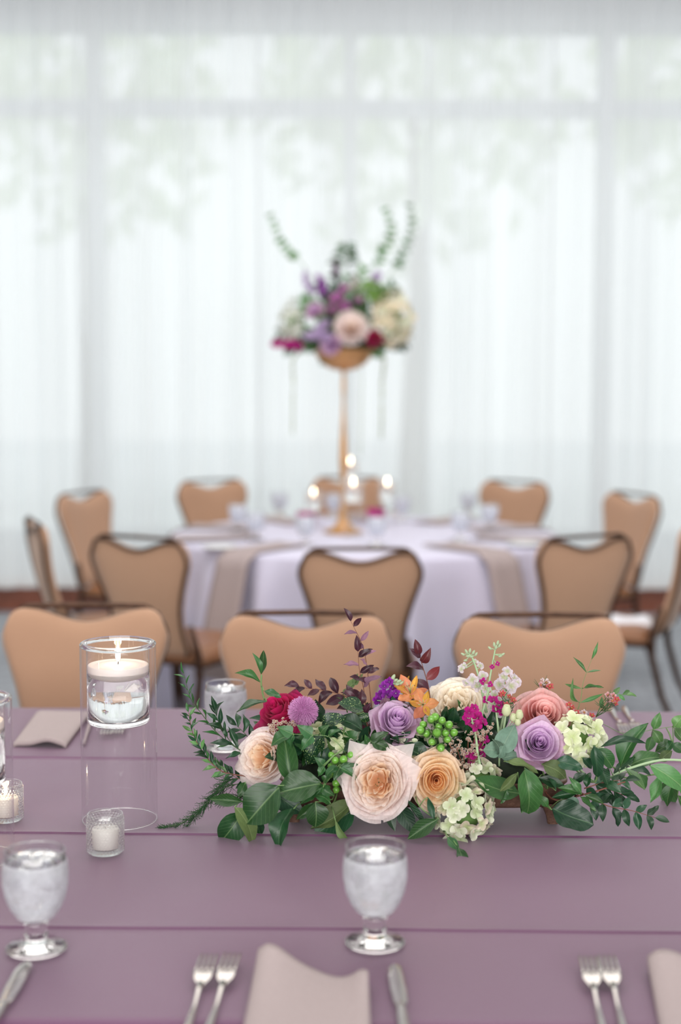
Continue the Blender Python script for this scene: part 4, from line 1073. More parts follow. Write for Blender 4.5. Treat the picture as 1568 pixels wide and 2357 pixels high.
# lilac thistle head
def spiky(label, c, r, mat, n, axis=(0, -.5, .85)):
    t = thing('thistle', label, 'flower', c); M = Matrix.Translation(c)
    put('head', MB().ball((0, 0, 0), r * .72, 12).mesh('head', plain('thistle_core', rgb(150, 92, 140), .8)), t, M)
    mb = MB(); rs = random.Random(4)
    for k in range(n):
        z = 1 - 2 * (k + .5) / n; q = sqrt(1 - z * z); a = k * 2.39996
        d = (Vector((q * cos(a), q * sin(a), z)) + Vector((rs.gauss(0, .09), rs.gauss(0, .09), rs.gauss(0, .09)))).normalized()
        s = d.cross(Vector((.3, .2, 1))).normalized() * r * .022; b = d * r * .65; e = d * r * rs.uniform(.92, 1.08) + Vector((0, 0, -.05 * r))
        u = d.cross(s)
        mb.poly([b + s, b - s * .5 + u, b - s * .5 - u, e + s * .6, e - s * .3 + u * .6, e - s * .3 - u * .6], [(0, 1, 4, 3), (1, 2, 5, 4), (2, 0, 3, 5), (3, 4, 5)])
    put('filaments', mb.mesh('filaments', mat, False), t, M, kind='stuff')
    put('stem', MB().tube([Vector(c), Vector((c[0], 2.435, .85))], .0022, 6).mesh('stem', M_['stem']), t)
spiky('round lilac thistle head with fine filaments beside the hot pink rose', P(698, 1636, 2.37), sc(68), plain('lilac_filament', rgb(226, 172, 218), .6, transl=.4), 1500)

# stock spikes
def stock(label, pts, D, blooms, bm, buds, D2=None, r=.0024, group='stock flower spikes in the trough', stem='stem_pale'):
    cv = catmull([P(x, y, D) for x, y in pts], 6)
    t = thing('stock_flower', label, 'flower', cv[0], group=group)
    put('stem', MB().tube(cv, [r * (1 - .5 * k / (len(cv) - 1)) for k in range(len(cv))], 7).mesh('stem', M_[stem]), t)
    for k, (x, y, s) in enumerate(blooms):
        p = P(x, y, D - .014 + .008 * ((k * 5) % 4)); nv = (VIEW + Vector((U(-.5, .5), U(-.3, .3), U(-.4, .4)))).normalized()
        put('blossom', bm[k % len(bm)], t, frame(nv, loc=p) @ Matrix.Rotation(U(0, 6), 4, 'Z') @ Matrix.Scale(s * PX * .5, 4))
        if s > 20: put('blossom', bm[(k + 1) % len(bm)], t, frame((nv + Vector((U(-.3, .3), 0, U(-.3, .3)))).normalized(), loc=p - nv * .002) @ Matrix.Rotation(U(0, 6), 4, 'Z') @ Matrix.Scale(s * PX * .42, 4) @ Matrix.Translation((0, 0, .25)))
        q = min(cv, key=lambda c: (c - p).length)
        put('pedicel', MB().tube([q, q.lerp(p, .6) + Vector((0, 0, -.002)), p], .0009, 5).mesh('pedicel', M_[stem]), t)
    for x, y, s in buds:
        p = P(x, y, D); q = min(cv, key=lambda c: (c - p).length)
        d = (p - q); d = d.normalized() if d.length > .001 else Vector((0, 0, 1))
        put('bud', me_bud, t, frame((d + Vector((0, 0, .6))), loc=p) @ Matrix.Scale(s * PX * .5, 4))
        put('pedicel', MB().tube([q, p], .0008, 5).mesh('pedicel', M_[stem]), t)
    return t
M_['stem_pale'] = plain('pale_green_stem', rgb(160, 188, 146), .6)
me_bud = MB().lathe([(.001, -1), (.45, -.8), (.62, -.2), (.5, .5), (.25, 1), (.001, 1.15)], 10).mesh('bud', plain('pale_bud', rgb(178, 196, 160), .6, transl=.2))
pl = [lobed(4, pm('stock_pale%d' % k, rgb(238, 226, 240), rgb(214, 220, 180)), .40, .1, .18, .5, seed=k + 20) for k in range(3)]
mg = [lobed(4, pm('stock_magenta%d' % k, rgb(206, 20, 150), rgb(170, 20, 120)), .42, .1, .2, .5, seed=k + 30) for k in range(3)]
pu = [lobed(5, pm('stock_purple%d' % k, rgb(168, 44, 186), rgb(120, 24, 140)), .42, .12, .18, .5, seed=k + 40) for k in range(3)]
stock('pale lilac and magenta stock spike leaning up right of the cream rose, tallest', [(1105, 1660), (1122, 1600), (1128, 1560), (1140, 1495)], 2.375, [(1146, 1528, 12), (1133, 1535, 12)], mg, [(1128, 1492, 10), (1138, 1484, 11), (1146, 1480, 11), (1150, 1486, 10), (1142, 1490, 11), (1152, 1510, 10), (1158, 1506, 9)])
stock('pale lilac stock spike with grey green bud cluster above the cream rose', [(1120, 1640), (1105, 1568), (1090, 1520), (1080, 1505)], 2.40, [(1062, 1540, 20), (1068, 1532, 16), (1094, 1522, 16), (1106, 1532, 20), (1088, 1565, 30), (1112, 1556, 26), (1098, 1580, 28), (1075, 1572, 24), (1118, 1585, 24)], pl, [(1066, 1506, 10), (1074, 1500, 11), (1082, 1498, 11), (1090, 1502, 11), (1096, 1506, 10), (1078, 1510, 11), (1086, 1511, 11), (1072, 1520, 9)])
stock('white lilac stock flower left of the dusty pink rose', [(1150, 1690), (1160, 1640), (1165, 1590)], 2.40, [(1168, 1545, 26), (1160, 1560, 34), (1184, 1562, 30), (1150, 1575, 30), (1176, 1580, 36), (1190, 1572, 24), (1140, 1600, 28), (1155, 1610, 30), (1135, 1625, 28), (1150, 1640, 26), (1165, 1600, 30)], pl, [])
stock('magenta stock blossoms in front of the cream rose', [(1100, 1740), (1095, 1690), (1085, 1650)], 2.345, [(1080, 1640, 28), (1092, 1630, 24), (1100, 1652, 30), (1085, 1662, 30), (1098, 1672, 30), (1112, 1660, 24), (1076, 1652, 24)], mg, [])
stock('magenta stock blossoms right of the pale green stem', [(1150, 1700), (1145, 1660), (1140, 1620)], 2.37, [(1136, 1610, 26), (1150, 1622, 24), (1142, 1632, 24), (1112, 1568, 18), (1128, 1575, 16), (1155, 1640, 18), (1118, 1612, 20)], mg, [])
stock('magenta stock blossoms low among the tiny white flowers', [(1105, 1760), (1100, 1730)], 2.365, [(1090, 1738, 24), (1108, 1722, 24), (1098, 1712, 22), (1112, 1735, 20), (1072, 1736, 20), (1118, 1702, 20), (1085, 1750, 20)], mg, [])
stock('deep purple stock cluster above the lavender rose at the centre', [(905, 1650), (895, 1610), (900, 1565)], 2.43, [(885, 1580, 26), (896, 1570, 24), (905, 1582, 26), (878, 1600, 28), (892, 1598, 30), (905, 1605, 28), (868, 1612, 24), (884, 1616, 26), (912, 1596, 22), (900, 1625, 24), (918, 1610, 20)], pu, [(905, 1560, 16), (910, 1566, 12), (918, 1568, 12), (924, 1572, 12), (914, 1576, 12)])

# orange alstroemeria
M_['alstro'] = leaf_mat('orange_peach_petal', rgb(246, 168, 122), rgb(240, 120, 70), rough=.5, coat=0)
M_['alstro_y'] = leaf_mat('yellow_streaked_petal', rgb(250, 190, 90), rgb(150, 50, 40), rough=.5, coat=0)
def lily(label, c, axis, r, seed):
    t = thing('alstroemeria', label, 'flower', c, group='orange lilies beside the cream rose'); M = frame(axis, loc=c); rs = random.Random(seed)
    for k in range(6):
        a = k * pi / 3 + rs.uniform(-.15, .15); inner = k % 2
        d = Vector((cos(a), sin(a), .55 if inner else .4)).normalized()
        b = M @ Vector((0, 0, -.3 * r)); e = M @ (d * r * (1.0 if inner else 1.12))
        leaf(t, b, e, r * (.42 if inner else .72), 'lance' if inner else 'broad', 'alstro_y' if inner else 'alstro', arch=-.16, fold=.3, face=(M.to_3x3() @ Vector((0, 0, 1))), name='petal')
    for k in range(5):
        a = k * 1.2; put('stamen', MB().tube([M @ Vector((0, 0, -.2 * r)), M @ Vector((.1 * r * cos(a), .1 * r * sin(a), .3 * r)), M @ Vector((.22 * r * cos(a), .22 * r * sin(a), .65 * r))], .0005, 5).mesh('stamen', M_['stem_pale']), t)
    put('stem', MB().tube([M @ Vector((0, 0, -.3 * r)), Vector((c[0], 2.435, .88))], .0018, 6).mesh('stem', M_['stem']), t)
lily('orange lily flower at the upper centre, petals curling outward', P(944, 1592, 2.42), (-.1, -.6, .7), .030, 1)
lily('peach and yellow streaked lily flower left of the cream rose', P(974, 1622, 2.385), (-.15, -.8, .3), .027, 2)
lily('small peach lily bloom behind the purple stock', P(928, 1575, 2.44), (-.2, -.4, .9), .018, 3)

# wax flowers and tiny whites
wax = [lobed(5, pm('wax_red', rgb(226, 108, 108), rgb(180, 50, 60)), .5, .2, .04, .6, seed=50), lobed(5, pm('wax_pink', rgb(240, 196, 200), rgb(210, 90, 100)), .5, .2, .04, .6, seed=51), lobed(5, pm('wax_white', rgb(246, 238, 238), rgb(200, 110, 100)), .5, .2, .04, .6, seed=52)]
me_eye = MB().ball((0, 0, .12), .26, 6).mesh('flower_eye', plain('amber_eye', rgb(168, 120, 60), .5))
M_['needle'] = plain('needle_green', rgb(64, 98, 58), .5)
def waxflower(label, root, spots, D, s=9):
    cen = P(*root, D); t = thing('waxflower', label, 'flower', cen, group='waxflower sprigs in the trough')
    for k, (x, y, m) in enumerate(spots):
        p = P(x, y, D - .004 * (k % 3)); nv = (VIEW + Vector((U(-.5, .5), U(-.3, .3), U(-.4, .4)))).normalized()
        M = frame(nv, loc=p) @ Matrix.Rotation(U(0, 6), 4, 'Z') @ Matrix.Scale(s * PX * U(.85, 1.1), 4)
        put('blossom', wax[m], t, M); put('flower_eye', me_eye, t, M)
        mid = cen.lerp(p, .5) + Vector((U(-.006, .006), .003, U(-.004, .004)))
        put('stem', MB().tube(catmull([cen, mid, p - nv * .001], 3), .0006, 5).mesh('stem', M_['stem_dark']), t)
    mb = MB()
    for k in range(26):
        x, y, _ = spots[k % len(spots)]; p = cen.lerp(P(x, y, D), U(.3, 1.0)); d = Vector((U(-1, 1), U(-.6, .2), U(-.2, 1))).normalized()
        mb.tube([p, p + d * .009, p + d * .016 + Vector((0, 0, .002))], [.0006, .0006, .0002], 4)
    put('needles', mb.mesh('needles', M_['needle']), t, kind='stuff')
waxflower('waxflower sprig rising behind the dusty pink rose, white and coral', (1248, 1625), [(1252, 1583, 0), (1258, 1571, 2), (1266, 1580, 0), (1250, 1568, 2), (1245, 1577, 1)], 2.46)
waxflower('pink waxflower cluster on the right beside the thin light vine', (1372, 1650), [(1404, 1612, 1), (1412, 1601, 1), (1420, 1610, 0), (1400, 1600, 1), (1416, 1618, 0), (1410, 1614, 1)], 2.44)
waxflower('coral waxflower sprig right of the dusty pink rose', (1340, 1700), [(1317, 1630, 0), (1328, 1642, 0), (1310, 1622, 0), (1338, 1646, 2), (1345, 1640, 2), (1363, 1647, 0), (1372, 1662, 1), (1368, 1672, 0), (1330, 1660, 1)], 2.42)
waxflower('coral waxflower sprig among the pale stock left of the dusty pink rose', (1170, 1650), [(1152, 1600, 0), (1173, 1604, 0), (1166, 1622, 0), (1160, 1628, 1), (1182, 1612, 0), (1158, 1596, 0)], 2.365, 8)
tw = [lobed(5, pm('rice_white', rgb(232, 220, 208), rgb(180, 130, 100)), .4, .4, .05, .5, nr=3, na=20, seed=60)]
def rice(label, spots, D, s=4.2, n=9):
    t = thing('rice_flower', label, 'flower', P(spots[0][0], spots[0][1], D), group='sprays of tiny flowers'); rs = random.Random(len(spots))
    r0 = P(sum(a for a, b in spots) / len(spots), max(b for a, b in spots) + 40, D + .03)
    for x, y in spots:
        mb = MB(); c = P(x, y, D)
        for q in range(n):
            p = c + Vector((rs.gauss(0, .0045), rs.gauss(0, .004), rs.gauss(0, .0045)))
            put('blossom', tw[0], t, frame((VIEW + Vector((rs.gauss(0, .5), rs.gauss(0, .3), rs.gauss(0, .5)))), loc=p) @ Matrix.Scale(s * PX, 4))
        put('stem', MB().tube(catmull([r0, r0.lerp(c, .5) + Vector((0, .004, 0)), c], 3), .0008, 5).mesh('stem', M_['stem_brown']), t)
rice('tiny cream white flower spray right of the green berries', [(1052, 1722), (1032, 1708), (1078, 1700), (1094, 1692), (1112, 1690), (1125, 1678), (1084, 1722), (1096, 1724), (1052, 1752), (1074, 1760), (1108, 1698), (1066, 1735), (1040, 1735)], 2.345)
rice('tiny cream pink flower spray between blush rose and lilac thistle', [(640, 1668), (652, 1662), (632, 1676), (620, 1682), (656, 1678), (672, 1668)], 2.355)

# lisianthus buds and grey green leaves
t = thing('lisianthus_sprig', 'grey green lisianthus sprig with pale buds, left of the lower lavender rose', 'greenery', P(1150, 1720, 2.36))
put('stem', MB().tube(catmull([P(1165, 1640, 2.36), P(1158, 1690, 2.36), P(1150, 1745, 2.38), P(1150, 1790, 2.42)], 5), .0018, 6).mesh('stem', M_['stem_pale']), t)
for b, e, w_ in [((1150, 1735), (1186, 1668), 52), ((1152, 1730), (1112, 1726), 40), ((1155, 1745), (1198, 1738), 34), ((1150, 1740), (1135, 1700), 26), ((1148, 1745), (1160, 1712), 24)]:
    LP(t, b, e, w_, 'leaf_grey', 'broad', 2.345)
bl = plain('lisianthus_bud', rgb(218, 226, 184), .5, transl=.3)
mbud = MB().lathe([(.001, -1), (.5, -.85), (.8, -.3), (.78, .3), (.6, .8), (.5, 1.05), (.3, .9), (.001, .7)], 14).mesh('bud', bl)
for x, y, s in [(1166, 1636, 13), (1196, 1646, 11), (1181, 1652, 9), (1192, 1662, 9)]:
    p = P(x, y, 2.345); put('bud', mbud, t, frame((U(-.3, .3), -.2, 1), loc=p) @ Matrix.Scale(s * PX, 4)); put('pedicel', MB().tube([P(1160, 1690, 2.36), p], .0008, 5).mesh('pedicel', M_['stem_pale']), t)

# ------------------------------------------------------------------ hand placed foliage
def spray(label, leaves, stempts=None, D=2.36, stem='stem', name='leafy_branch', r=.0016, group=None):
    """leaves: (base, tip, width_px, material, kind[, D])"""
    sp = stempts or [leaves[0][0], (leaves[0][0][0] * .6 + 392, 1850)]
    s3 = [P(x, y, D + .012) for x, y in sp]
    s3.append(Vector((s3[-1].x * .9 + TRX * .1, 2.435, .835)))
    cv = catmull(s3, 5); t = thing(name, label, 'greenery', cv[0], group=group)
    put('stem', MB().tube(cv, r, 6).mesh('stem', M_[stem]), t)
    for l in leaves:
        d = l[5] if len(l) > 5 else D
        o = LP(t, l[0], l[1], l[2], l[3], l[4], d, l[6] if len(l) > 6 else None)
        b = P(*l[0], d); q = min(cv, key=lambda c: (c - b).length)
        if (q - b).length > .004: put('petiole', MB().tube([q, q.lerp(b, .5) + Vector((0, 0, .003)), b], .0009, 5).mesh('petiole', M_[stem]), t)
    return t
A, Dk, Lt, Ol, Gr, Sp = 'leaf_a', 'leaf_dark', 'leaf_light', 'leaf_olive', 'leaf_grey', 'leaf_speck'
spray('broad green leaf standing upright over the left blush rose', [((668, 1800), (650, 1678), 48, A, 'broad', 2.325), ((672, 1692), (622, 1716), 34, A, 'broad', 2.32)], [(668, 1800), (690, 1840)], 2.34)
spray('big broad green leaves under the left blush rose', [((738, 1800), (632, 1824), 74, A, 'broad', 2.31), ((640, 1808), (562, 1896), 92, A, 'broad', 2.30), ((628, 1820), (700, 1872), 50, Dk, 'broad', 2.33), ((640, 1830), (585, 1898), 44, Ol, 'broad', 2.33)], [(700, 1815), (720, 1840)], 2.33)
spray('olive and green leaves hanging at the lower left corner of the trough', [((540, 1858), (588, 1948), 50, Ol, 'broad', 2.30), ((560, 1868), (506, 1942), 62, A, 'broad', 2.32), ((590, 1880), (602, 1922), 34, Dk, 'broad', 2.33), ((560, 1845), (482, 1838), 30, A, 'lance', 2.32), ((565, 1800), (548, 1836), 22, A, 'broad', 2.34)], [(560, 1845), (640, 1850)], 2.34)
spray('dark leaves hanging before the left foot of the trough', [((676, 1862), (640, 1962), 50, Dk, 'broad', 2.31, 2.275), ((650, 1850), (612, 1880), 36, Dk, 'broad', 2.34)], [(690, 1850), (700, 1840)], 2.34)
spray('rounded green leaf pair below the left berries', [((726, 1846), (728, 1906), 54, A, 'broad', 2.31), ((728, 1846), (682, 1886), 26, A, 'lance', 2.32), ((760, 1850), (722, 1830), 30, A, 'broad', 2.32), ((812, 1844), (716, 1908), 50, Ol, 'broad', 2.335), ((815, 1868), (724, 1926), 66, Dk, 'round', 2.345), ((772, 1888), (806, 1942), 18, Ol, 'lance', 2.32)], [(750, 1850), (770, 1845)], 2.34)
spray('slender dark leaves under the large blush rose', [((892, 1852), (910, 1914), 26, Dk, 'lance', 2.32), ((915, 1846), (958, 1922), 40, Dk, 'lance', 2.325), ((935, 1838), (985, 1905), 18, Dk, 'lance', 2.315), ((930, 1850), (890, 1885), 22, Dk, 'lance', 2.34)], [(920, 1850), (925, 1835)], 2.34)
spray('long drooping leaves hanging below the peach rose', [((1010, 1885), (938, 1932), 38, A, 'lance', 2.295), ((1030, 1926), (1058, 1958), 22, A, 'lance', 2.27, 2.25), ((1052, 1946), (1077, 1999), 24, A, 'lance', 2.24, 2.195), ((985, 1835), (1000, 1890), 16, Dk, 'lance', 2.30)], [(1035, 1928), (1000, 1885), (960, 1845)], 2.30, r=.0010)
spray('long green leaf right of the lower hydrangea', [((1196, 1828), (1090, 1792), 62, A, 'broad', 2.325), ((1192, 1778), (1150, 1822), 22, Ol, 'lance', 2.315), ((1168, 1815), (1152, 1850), 14, A, 'lance', 2.315)], [(1196, 1828), (1230, 1830)], 2.34)
spray('upright broad leaf with folded edge right of the centre, over the trough rim', [((1208, 1768), (1220, 1876), 56, A, 'round', 2.315), ((1230, 1800), (1200, 1872), 46, A, 'broad', 2.33), ((1235, 1860), (1208, 1800), 22, Dk, 'lance', 2.33)], [(1222, 1790), (1235, 1820)], 2.34)
spray('large rounded dark leaf at the right foot of the trough', [((1270, 1864), (1366, 1900), 66, Dk, 'round', 2.315), ((1305, 1836), (1330, 1872), 30, Gr, 'broad', 2.34), ((1262, 1858), (1240, 1830), 22, A, 'lance', 2.33)], [(1270, 1864), (1245, 1840)], 2.34)
spray('curled olive leaves under the lower lavender rose', [((1248, 1758), (1306, 1790), 40, Ol, 'broad', 2.33), ((1278, 1752), (1342, 1770), 34, Dk, 'broad', 2.33), ((1160, 1752), (1242, 1776), 22, Ol, 'lance', 2.33), ((1240, 1790), (1300, 1808), 28, Dk, 'lance', 2.35), ((1280, 1820), (1262, 1790), 20, Dk, 'lance', 2.34)], [(1250, 1775), (1260, 1815)], 2.35)
spray('dark lance leaves fanning right over the trough end', [((1340, 1828), (1285, 1812), 24, A, 'lance', 2.34), ((1338, 1828), (1310, 1788), 18, Lt, 'lance', 2.34), ((1335, 1832), (1372, 1868), 22, A, 'lance', 2.33), ((1345, 1830), (1390, 1850), 18, A, 'lance', 2.33), ((1330, 1826), (1270, 1836), 22, Dk, 'lance', 2.345), ((1318, 1800), (1350, 1780), 24, Dk, 'lance', 2.36)], [(1440, 1800), (1340, 1830), (1270, 1838)], 2.35, stem='stem_brown')
spray('rounded dark leaves with an orange blemished tip beside the lime hydrangea', [((1366, 1716), (1378, 1790), 30, Dk, 'round', 2.335), ((1374, 1724), (1412, 1768), 34, A, 'round', 2.35), ((1340, 1744), (1362, 1770), 22, Dk, 'lance', 2.34), ((1380, 1762), (1400, 1808), 26, Dk, 'lance', 2.36)], [(1374, 1724), (1370, 1800)], 2.36)
spray('speckled dark leaves behind the thistle and plum sprigs', [((836, 1636), (778, 1618), 44, Sp, 'broad', 2.38), ((740, 1672), (796, 1648), 40, Sp, 'broad', 2.37), ((742, 1690), (706, 1762), 60, Sp, 'broad', 2.37), ((838, 1640), (842, 1664), 40, Sp, 'broad', 2.39), ((834, 1682), (772, 1652), 44, Dk, 'broad', 2.375), ((740, 1760), (755, 1720), 34, Dk, 'broad', 2.36)], [(800, 1660), (790, 1700)], 2.39)
spray('pointed green leaves across the top of the large blush rose', [((852, 1712), (894, 1684), 24, A, 'broad', 2.33), ((854, 1706), (898, 1724), 28, A, 'broad', 2.325), ((850, 1714), (822, 1718), 22, A, 'spade', 2.34), ((846, 1712), (840, 1690), 22, A, 'spade', 2.34)], [(852, 1712), (820, 1740)], 2.35)
spray('three part green leaflets on thin wires over the left blooms', [((673, 1690), (637, 1672), 30, A, 'spade', 2.315), ((676, 1692), (668, 1724), 26, A, 'spade', 2.315), ((718, 1692), (682, 1668), 30, A, 'spade', 2.315), ((720, 1694), (692, 1730), 26, A, 'spade', 2.315), ((738, 1688), (758, 1668), 24, A, 'spade', 2.33), ((757, 1694), (786, 1678), 16, A, 'spade', 2.33), ((744, 1762), (724, 1742), 22, A, 'spade', 2.325), ((746, 1764), (732, 1788), 22, A, 'spade', 2.325)], [(673, 1690), (718, 1692), (757, 1696), (790, 1725)], 2.325, r=.0007)
spray('pointed green leaflets in front of the left berries', [((784, 1768), (826, 1798), 24, A, 'spade', 2.315), ((782, 1766), (768, 1798), 24, A, 'spade', 2.315), ((780, 1762), (826, 1760), 13, A, 'lance', 2.315), ((778, 1765), (746, 1800), 22, A, 'spade', 2.32), ((744, 1808), (708, 1826), 24, A, 'spade', 2.32), ((744, 1812), (690, 1852), 20, A, 'lance', 2.315), ((748, 1806), (752, 1838), 24, A, 'spade', 2.32), ((742, 1815), (772, 1832), 22, A, 'spade', 2.32), ((745, 1800), (764, 1782), 20, A, 'spade', 2.32)], [(784, 1768), (748, 1808), (765, 1840)], 2.33, r=.0009)
spray('dark broad leaf between the green berries and the peach rose', [((962, 1735), (930, 1712), 40, Dk, 'broad', 2.345), ((948, 1712), (985, 1740), 34, Dk, 'broad', 2.35)], [(962, 1735), (960, 1780)], 2.36)
# right side
spray('pointed light green leaves reaching out to the right edge', [((1428, 1768), (1487, 1662), 50, A, 'lance', 2.37), ((1378, 1722), (1488, 1706), 20, Dk, 'lance', 2.35), ((1440, 1764), (1528, 1738), 42, Lt, 'lance', 2.46), ((1440, 1768), (1486, 1818), 26, Lt, 'lance', 2.40), ((1496, 1762), (1584, 1822), 46, Lt, 'broad', 2.42), ((1520, 1752), (1548, 1728), 26, Ol, 'broad', 2.44), ((1450, 1772), (1500, 1782), 24, Dk, 'lance', 2.42), ((1410, 1782), (1462, 1742), 24, Dk, 'lance', 2.44)], [(1600, 1752), (1520, 1750), (1440, 1772), (1375, 1800)], 2.39, stem='stem_pale', r=.0022)
spray('hanging light green leaves at the right edge, blurred behind', [((1522, 1782), (1498, 1848), 32, Lt, 'lance', 2.5), ((1540, 1792), (1538, 1868), 46, Lt, 'broad', 2.52), ((1552, 1795), (1534, 1858), 30, A, 'lance', 2.49), ((1560, 1830), (1590, 1870), 26, Lt, 'lance', 2.5), ((1560, 1808), (1590, 1840), 30, Lt, 'lance', 2.5), ((1470, 1778), (1486, 1818), 24, A, 'lance', 2.48)], [(1600, 1790), (1520, 1782), (1440, 1790)], 2.5)
spray('thin wired heart leaves at the upper right edge', [((1504, 1678), (1519, 1640), 24, Lt, 'broad', 2.5), ((1504, 1680), (1524, 1712), 26, Lt, 'broad', 2.5), ((1552, 1674), (1574, 1646), 30, Lt, 'broad', 2.5), ((1552, 1676), (1578, 1708), 30, Lt, 'broad', 2.5), ((1550, 1710), (1508, 1730), 34, A, 'broad', 2.5), ((1548, 1712), (1574, 1732), 26, A, 'broad', 2.5), ((1500, 1694), (1490, 1730), 26, Lt, 'broad', 2.52), ((1548, 1706), (1528, 1732), 20, A, 'spade', 2.48)], [(1580, 1668), (1504, 1679), (1440, 1690), (1378, 1664), (1330, 1680)], 2.5, r=.0006)
sprig('thin bright vine with paired narrow leaves at the upper right', [(1322, 1660), (1337, 1610), (1343, 1570), (1362, 1518)], 2.44, 3, .046, .0085, 'leaf_light', 'lance', 'stem', .0008, 72, .2, True)
sprig('dark glossy myrtle sprig pointing right, with paired oval leaves', [(1360, 1835), (1400, 1855), (1455, 1866), (1508, 1882)], 2.345, 6, .036, .0175, 'leaf_dark', 'broad', 'stem_brown', .0012, 62, .02, True)
sprig('dark green oval leaf sprig above the myrtle sprig at the right', [(1345, 1815), (1395, 1800), (1440, 1796)], 2.37, 5, .036, .018, 'leaf_dark', 'broad', 'stem_brown', .0013, 55, .0, True)
sprig('dark leaf sprig sagging at the right end of the trough', [(1370, 1800), (1405, 1818), (1440, 1832)], 2.39, 4, .038, .017, 'leaf_dark', 'lance', 'stem_brown', .0012, 50, .1, True)
sprig('green leaf sprig beside the pink waxflower at the upper right', [(1360, 1690), (1382, 1630), (1415, 1600), (1440, 1600)], 2.47, 5, .028, .011, 'leaf_light', 'lance', 'stem', .0009, 50, .3, False)
# upper left ruscus
spray('smooth green leaf sprig rising above the hot pink rose', [((601, 1553), (583, 1502), 15, A, 'lance', 2.43), ((602, 1552), (607, 1496), 21, A, 'lance', 2.43), ((599, 1570), (541, 1547), 21, A, 'lance', 2.43), ((607, 1590), (648, 1606), 20, A, 'lance', 2.40), ((614, 1614), (544, 1640), 22, A, 'lance', 2.42)], [(602, 1553), (602, 1580), (612, 1618), (640, 1660)], 2.42)
sprig('wispy vine curling up at the far left, thin grey green leaves', [(560, 1732), (505, 1692), (462, 1640), (438, 1606), (424, 1552)], 2.40, 15, .031, .0058, 'leaf_a', 'lance', 'stem_dark', .0010, 42, .1)
sprig('small leaved vine on brown stem curling up the left end', [(575, 1788), (510, 1775), (470, 1735), (445, 1690), (434, 1640)], 2.37, 15, .025, .0078, 'leaf_a', 'lance', 'stem_brown', .0012, 48, .12, True, mats=['leaf_a', 'leaf_light', 'leaf_dark'])
sprig('dark narrow leaf sprig left of the blush rose', [(580, 1745), (535, 1712), (505, 1665), (497, 1640)], 2.385, 9, .042, .0125, 'leaf_dark', 'lance', 'stem_dark', .0010, 42, .1)
sprig('second dark narrow leaf sprig near the far goblet', [(590, 1720), (565, 1690), (545, 1670)], 2.41, 6, .036, .014, 'leaf_dark', 'lance', 'stem_dark', .0010, 55, .1)
sprig('low sprig of small glossy leaves at the left end', [(590, 1800), (545, 1790), (505, 1762)], 2.38, 6, .024, .0085, 'leaf_dark', 'lance', 'stem_brown', .0010, 48, .1, True)
# asparagus ferns
M_['fern'] = plain('fern_green', rgb(44, 84, 46), .6, noise_s=60, noise_a=.25, transl=.15)
def fern(label, pts, D, D2, n=120):
    cv = catmull([P(x, y, D + (D2 - D) * k / (len(pts) - 1)) for k, (x, y) in enumerate(pts)], 8)
    t = thing('asparagus_fern', label, 'greenery', cv[0], group='asparagus fern fronds'); put('stem', MB().tube(cv, .0008, 5).mesh('stem', M_['stem_dark']), t)
    mb = MB()
    for k in range(n):
        f = U(.12, 1); q = f * (len(cv) - 1); i = min(int(q), len(cv) - 2); p = cv[i].lerp(cv[i + 1], q - i); tg = (cv[i + 1] - cv[i]).normalized()
        sd = Vector((U(-1, 1), U(-1, 1), U(-1, 1))); d = (tg * 1.2 + sd * .8).normalized(); l = .020 * (1.15 - f) + .004
        e = p + d * l; mb.tube([p, p.lerp(e, .5), e], [.00045, .0004, .0002], 3, False)
        for q2 in range(5):
            b = p.lerp(e, (q2 + 1) / 5); s2 = (d + Vector((U(-1, 1), U(-1, 1), U(-1, 1)))).normalized() * .0042
            mb.tube([b, b + s2], [.0004, .0002], 3, False)
    put('fronds', mb.mesh('fronds', M_['fern']), t, kind='stuff')
fern('feathery asparagus fern frond trailing to the lower left, nearly touching the cloth', [(570, 1800), (515, 1815), (462, 1862), (420, 1894), (368, 1906)], 2.38, 2.36)
fern('shorter feathery fern frond beside the longer one at the lower left', [(565, 1790), (520, 1800), (470, 1855), (414, 1920)], 2.39, 2.37)
fern('fern frond tip under the left blush rose', [(600, 1830), (545, 1835), (505, 1848)], 2.36, 2.34, 70)
# plum foliage
sprig('tall plum leaf sprig rising above the centre of the arrangement', [(858, 1650), (848, 1560), (836, 1490), (808, 1430)], 2.43, 8, .036, .0145, 'leaf_plum', 'broad', 'stem_brown', .0010, 68, .25, mats=['leaf_plum', 'leaf_mauve', 'leaf_plum'], name='plum_leaf_sprig')
sprig('second plum leaf sprig standing left of the tallest one', [(846, 1660), (838, 1590), (828, 1545), (824, 1500)], 2.42, 6, .040, .017, 'leaf_plum', 'broad', 'stem_brown', .0010, 72, .2, mats=['leaf_plum', 'leaf_mauve', 'leaf_plum'], name='plum_leaf_sprig')
sprig('wine red leaf sprig above the orange lilies', [(992, 1620), (985, 1575), (972, 1530), (966, 1508)], 2.44, 5, .040, .020, 'leaf_red', 'broad', 'stem_brown', .0012, 60, .2, mats=['leaf_red', 'leaf_plum'], name='plum_leaf_sprig')
sprig('dark plum leaves lying behind the hot pink rose and thistle', [(850, 1640), (800, 1605), (750, 1590), (690, 1582)], 2.46, 11, .038, .018, 'leaf_plum', 'broad', 'stem_brown', .0012, 45, .0, name='plum_leaf_sprig')
sprig('low dark plum leaves at the foot of the tall plum sprigs', [(850, 1690), (838, 1640), (815, 1612)], 2.40, 7, .034, .018, 'leaf_plum', 'broad', 'stem_brown', .0012, 60, .0, mats=['leaf_plum', 'leaf_plum', 'leaf_mauve'], name='plum_leaf_sprig')
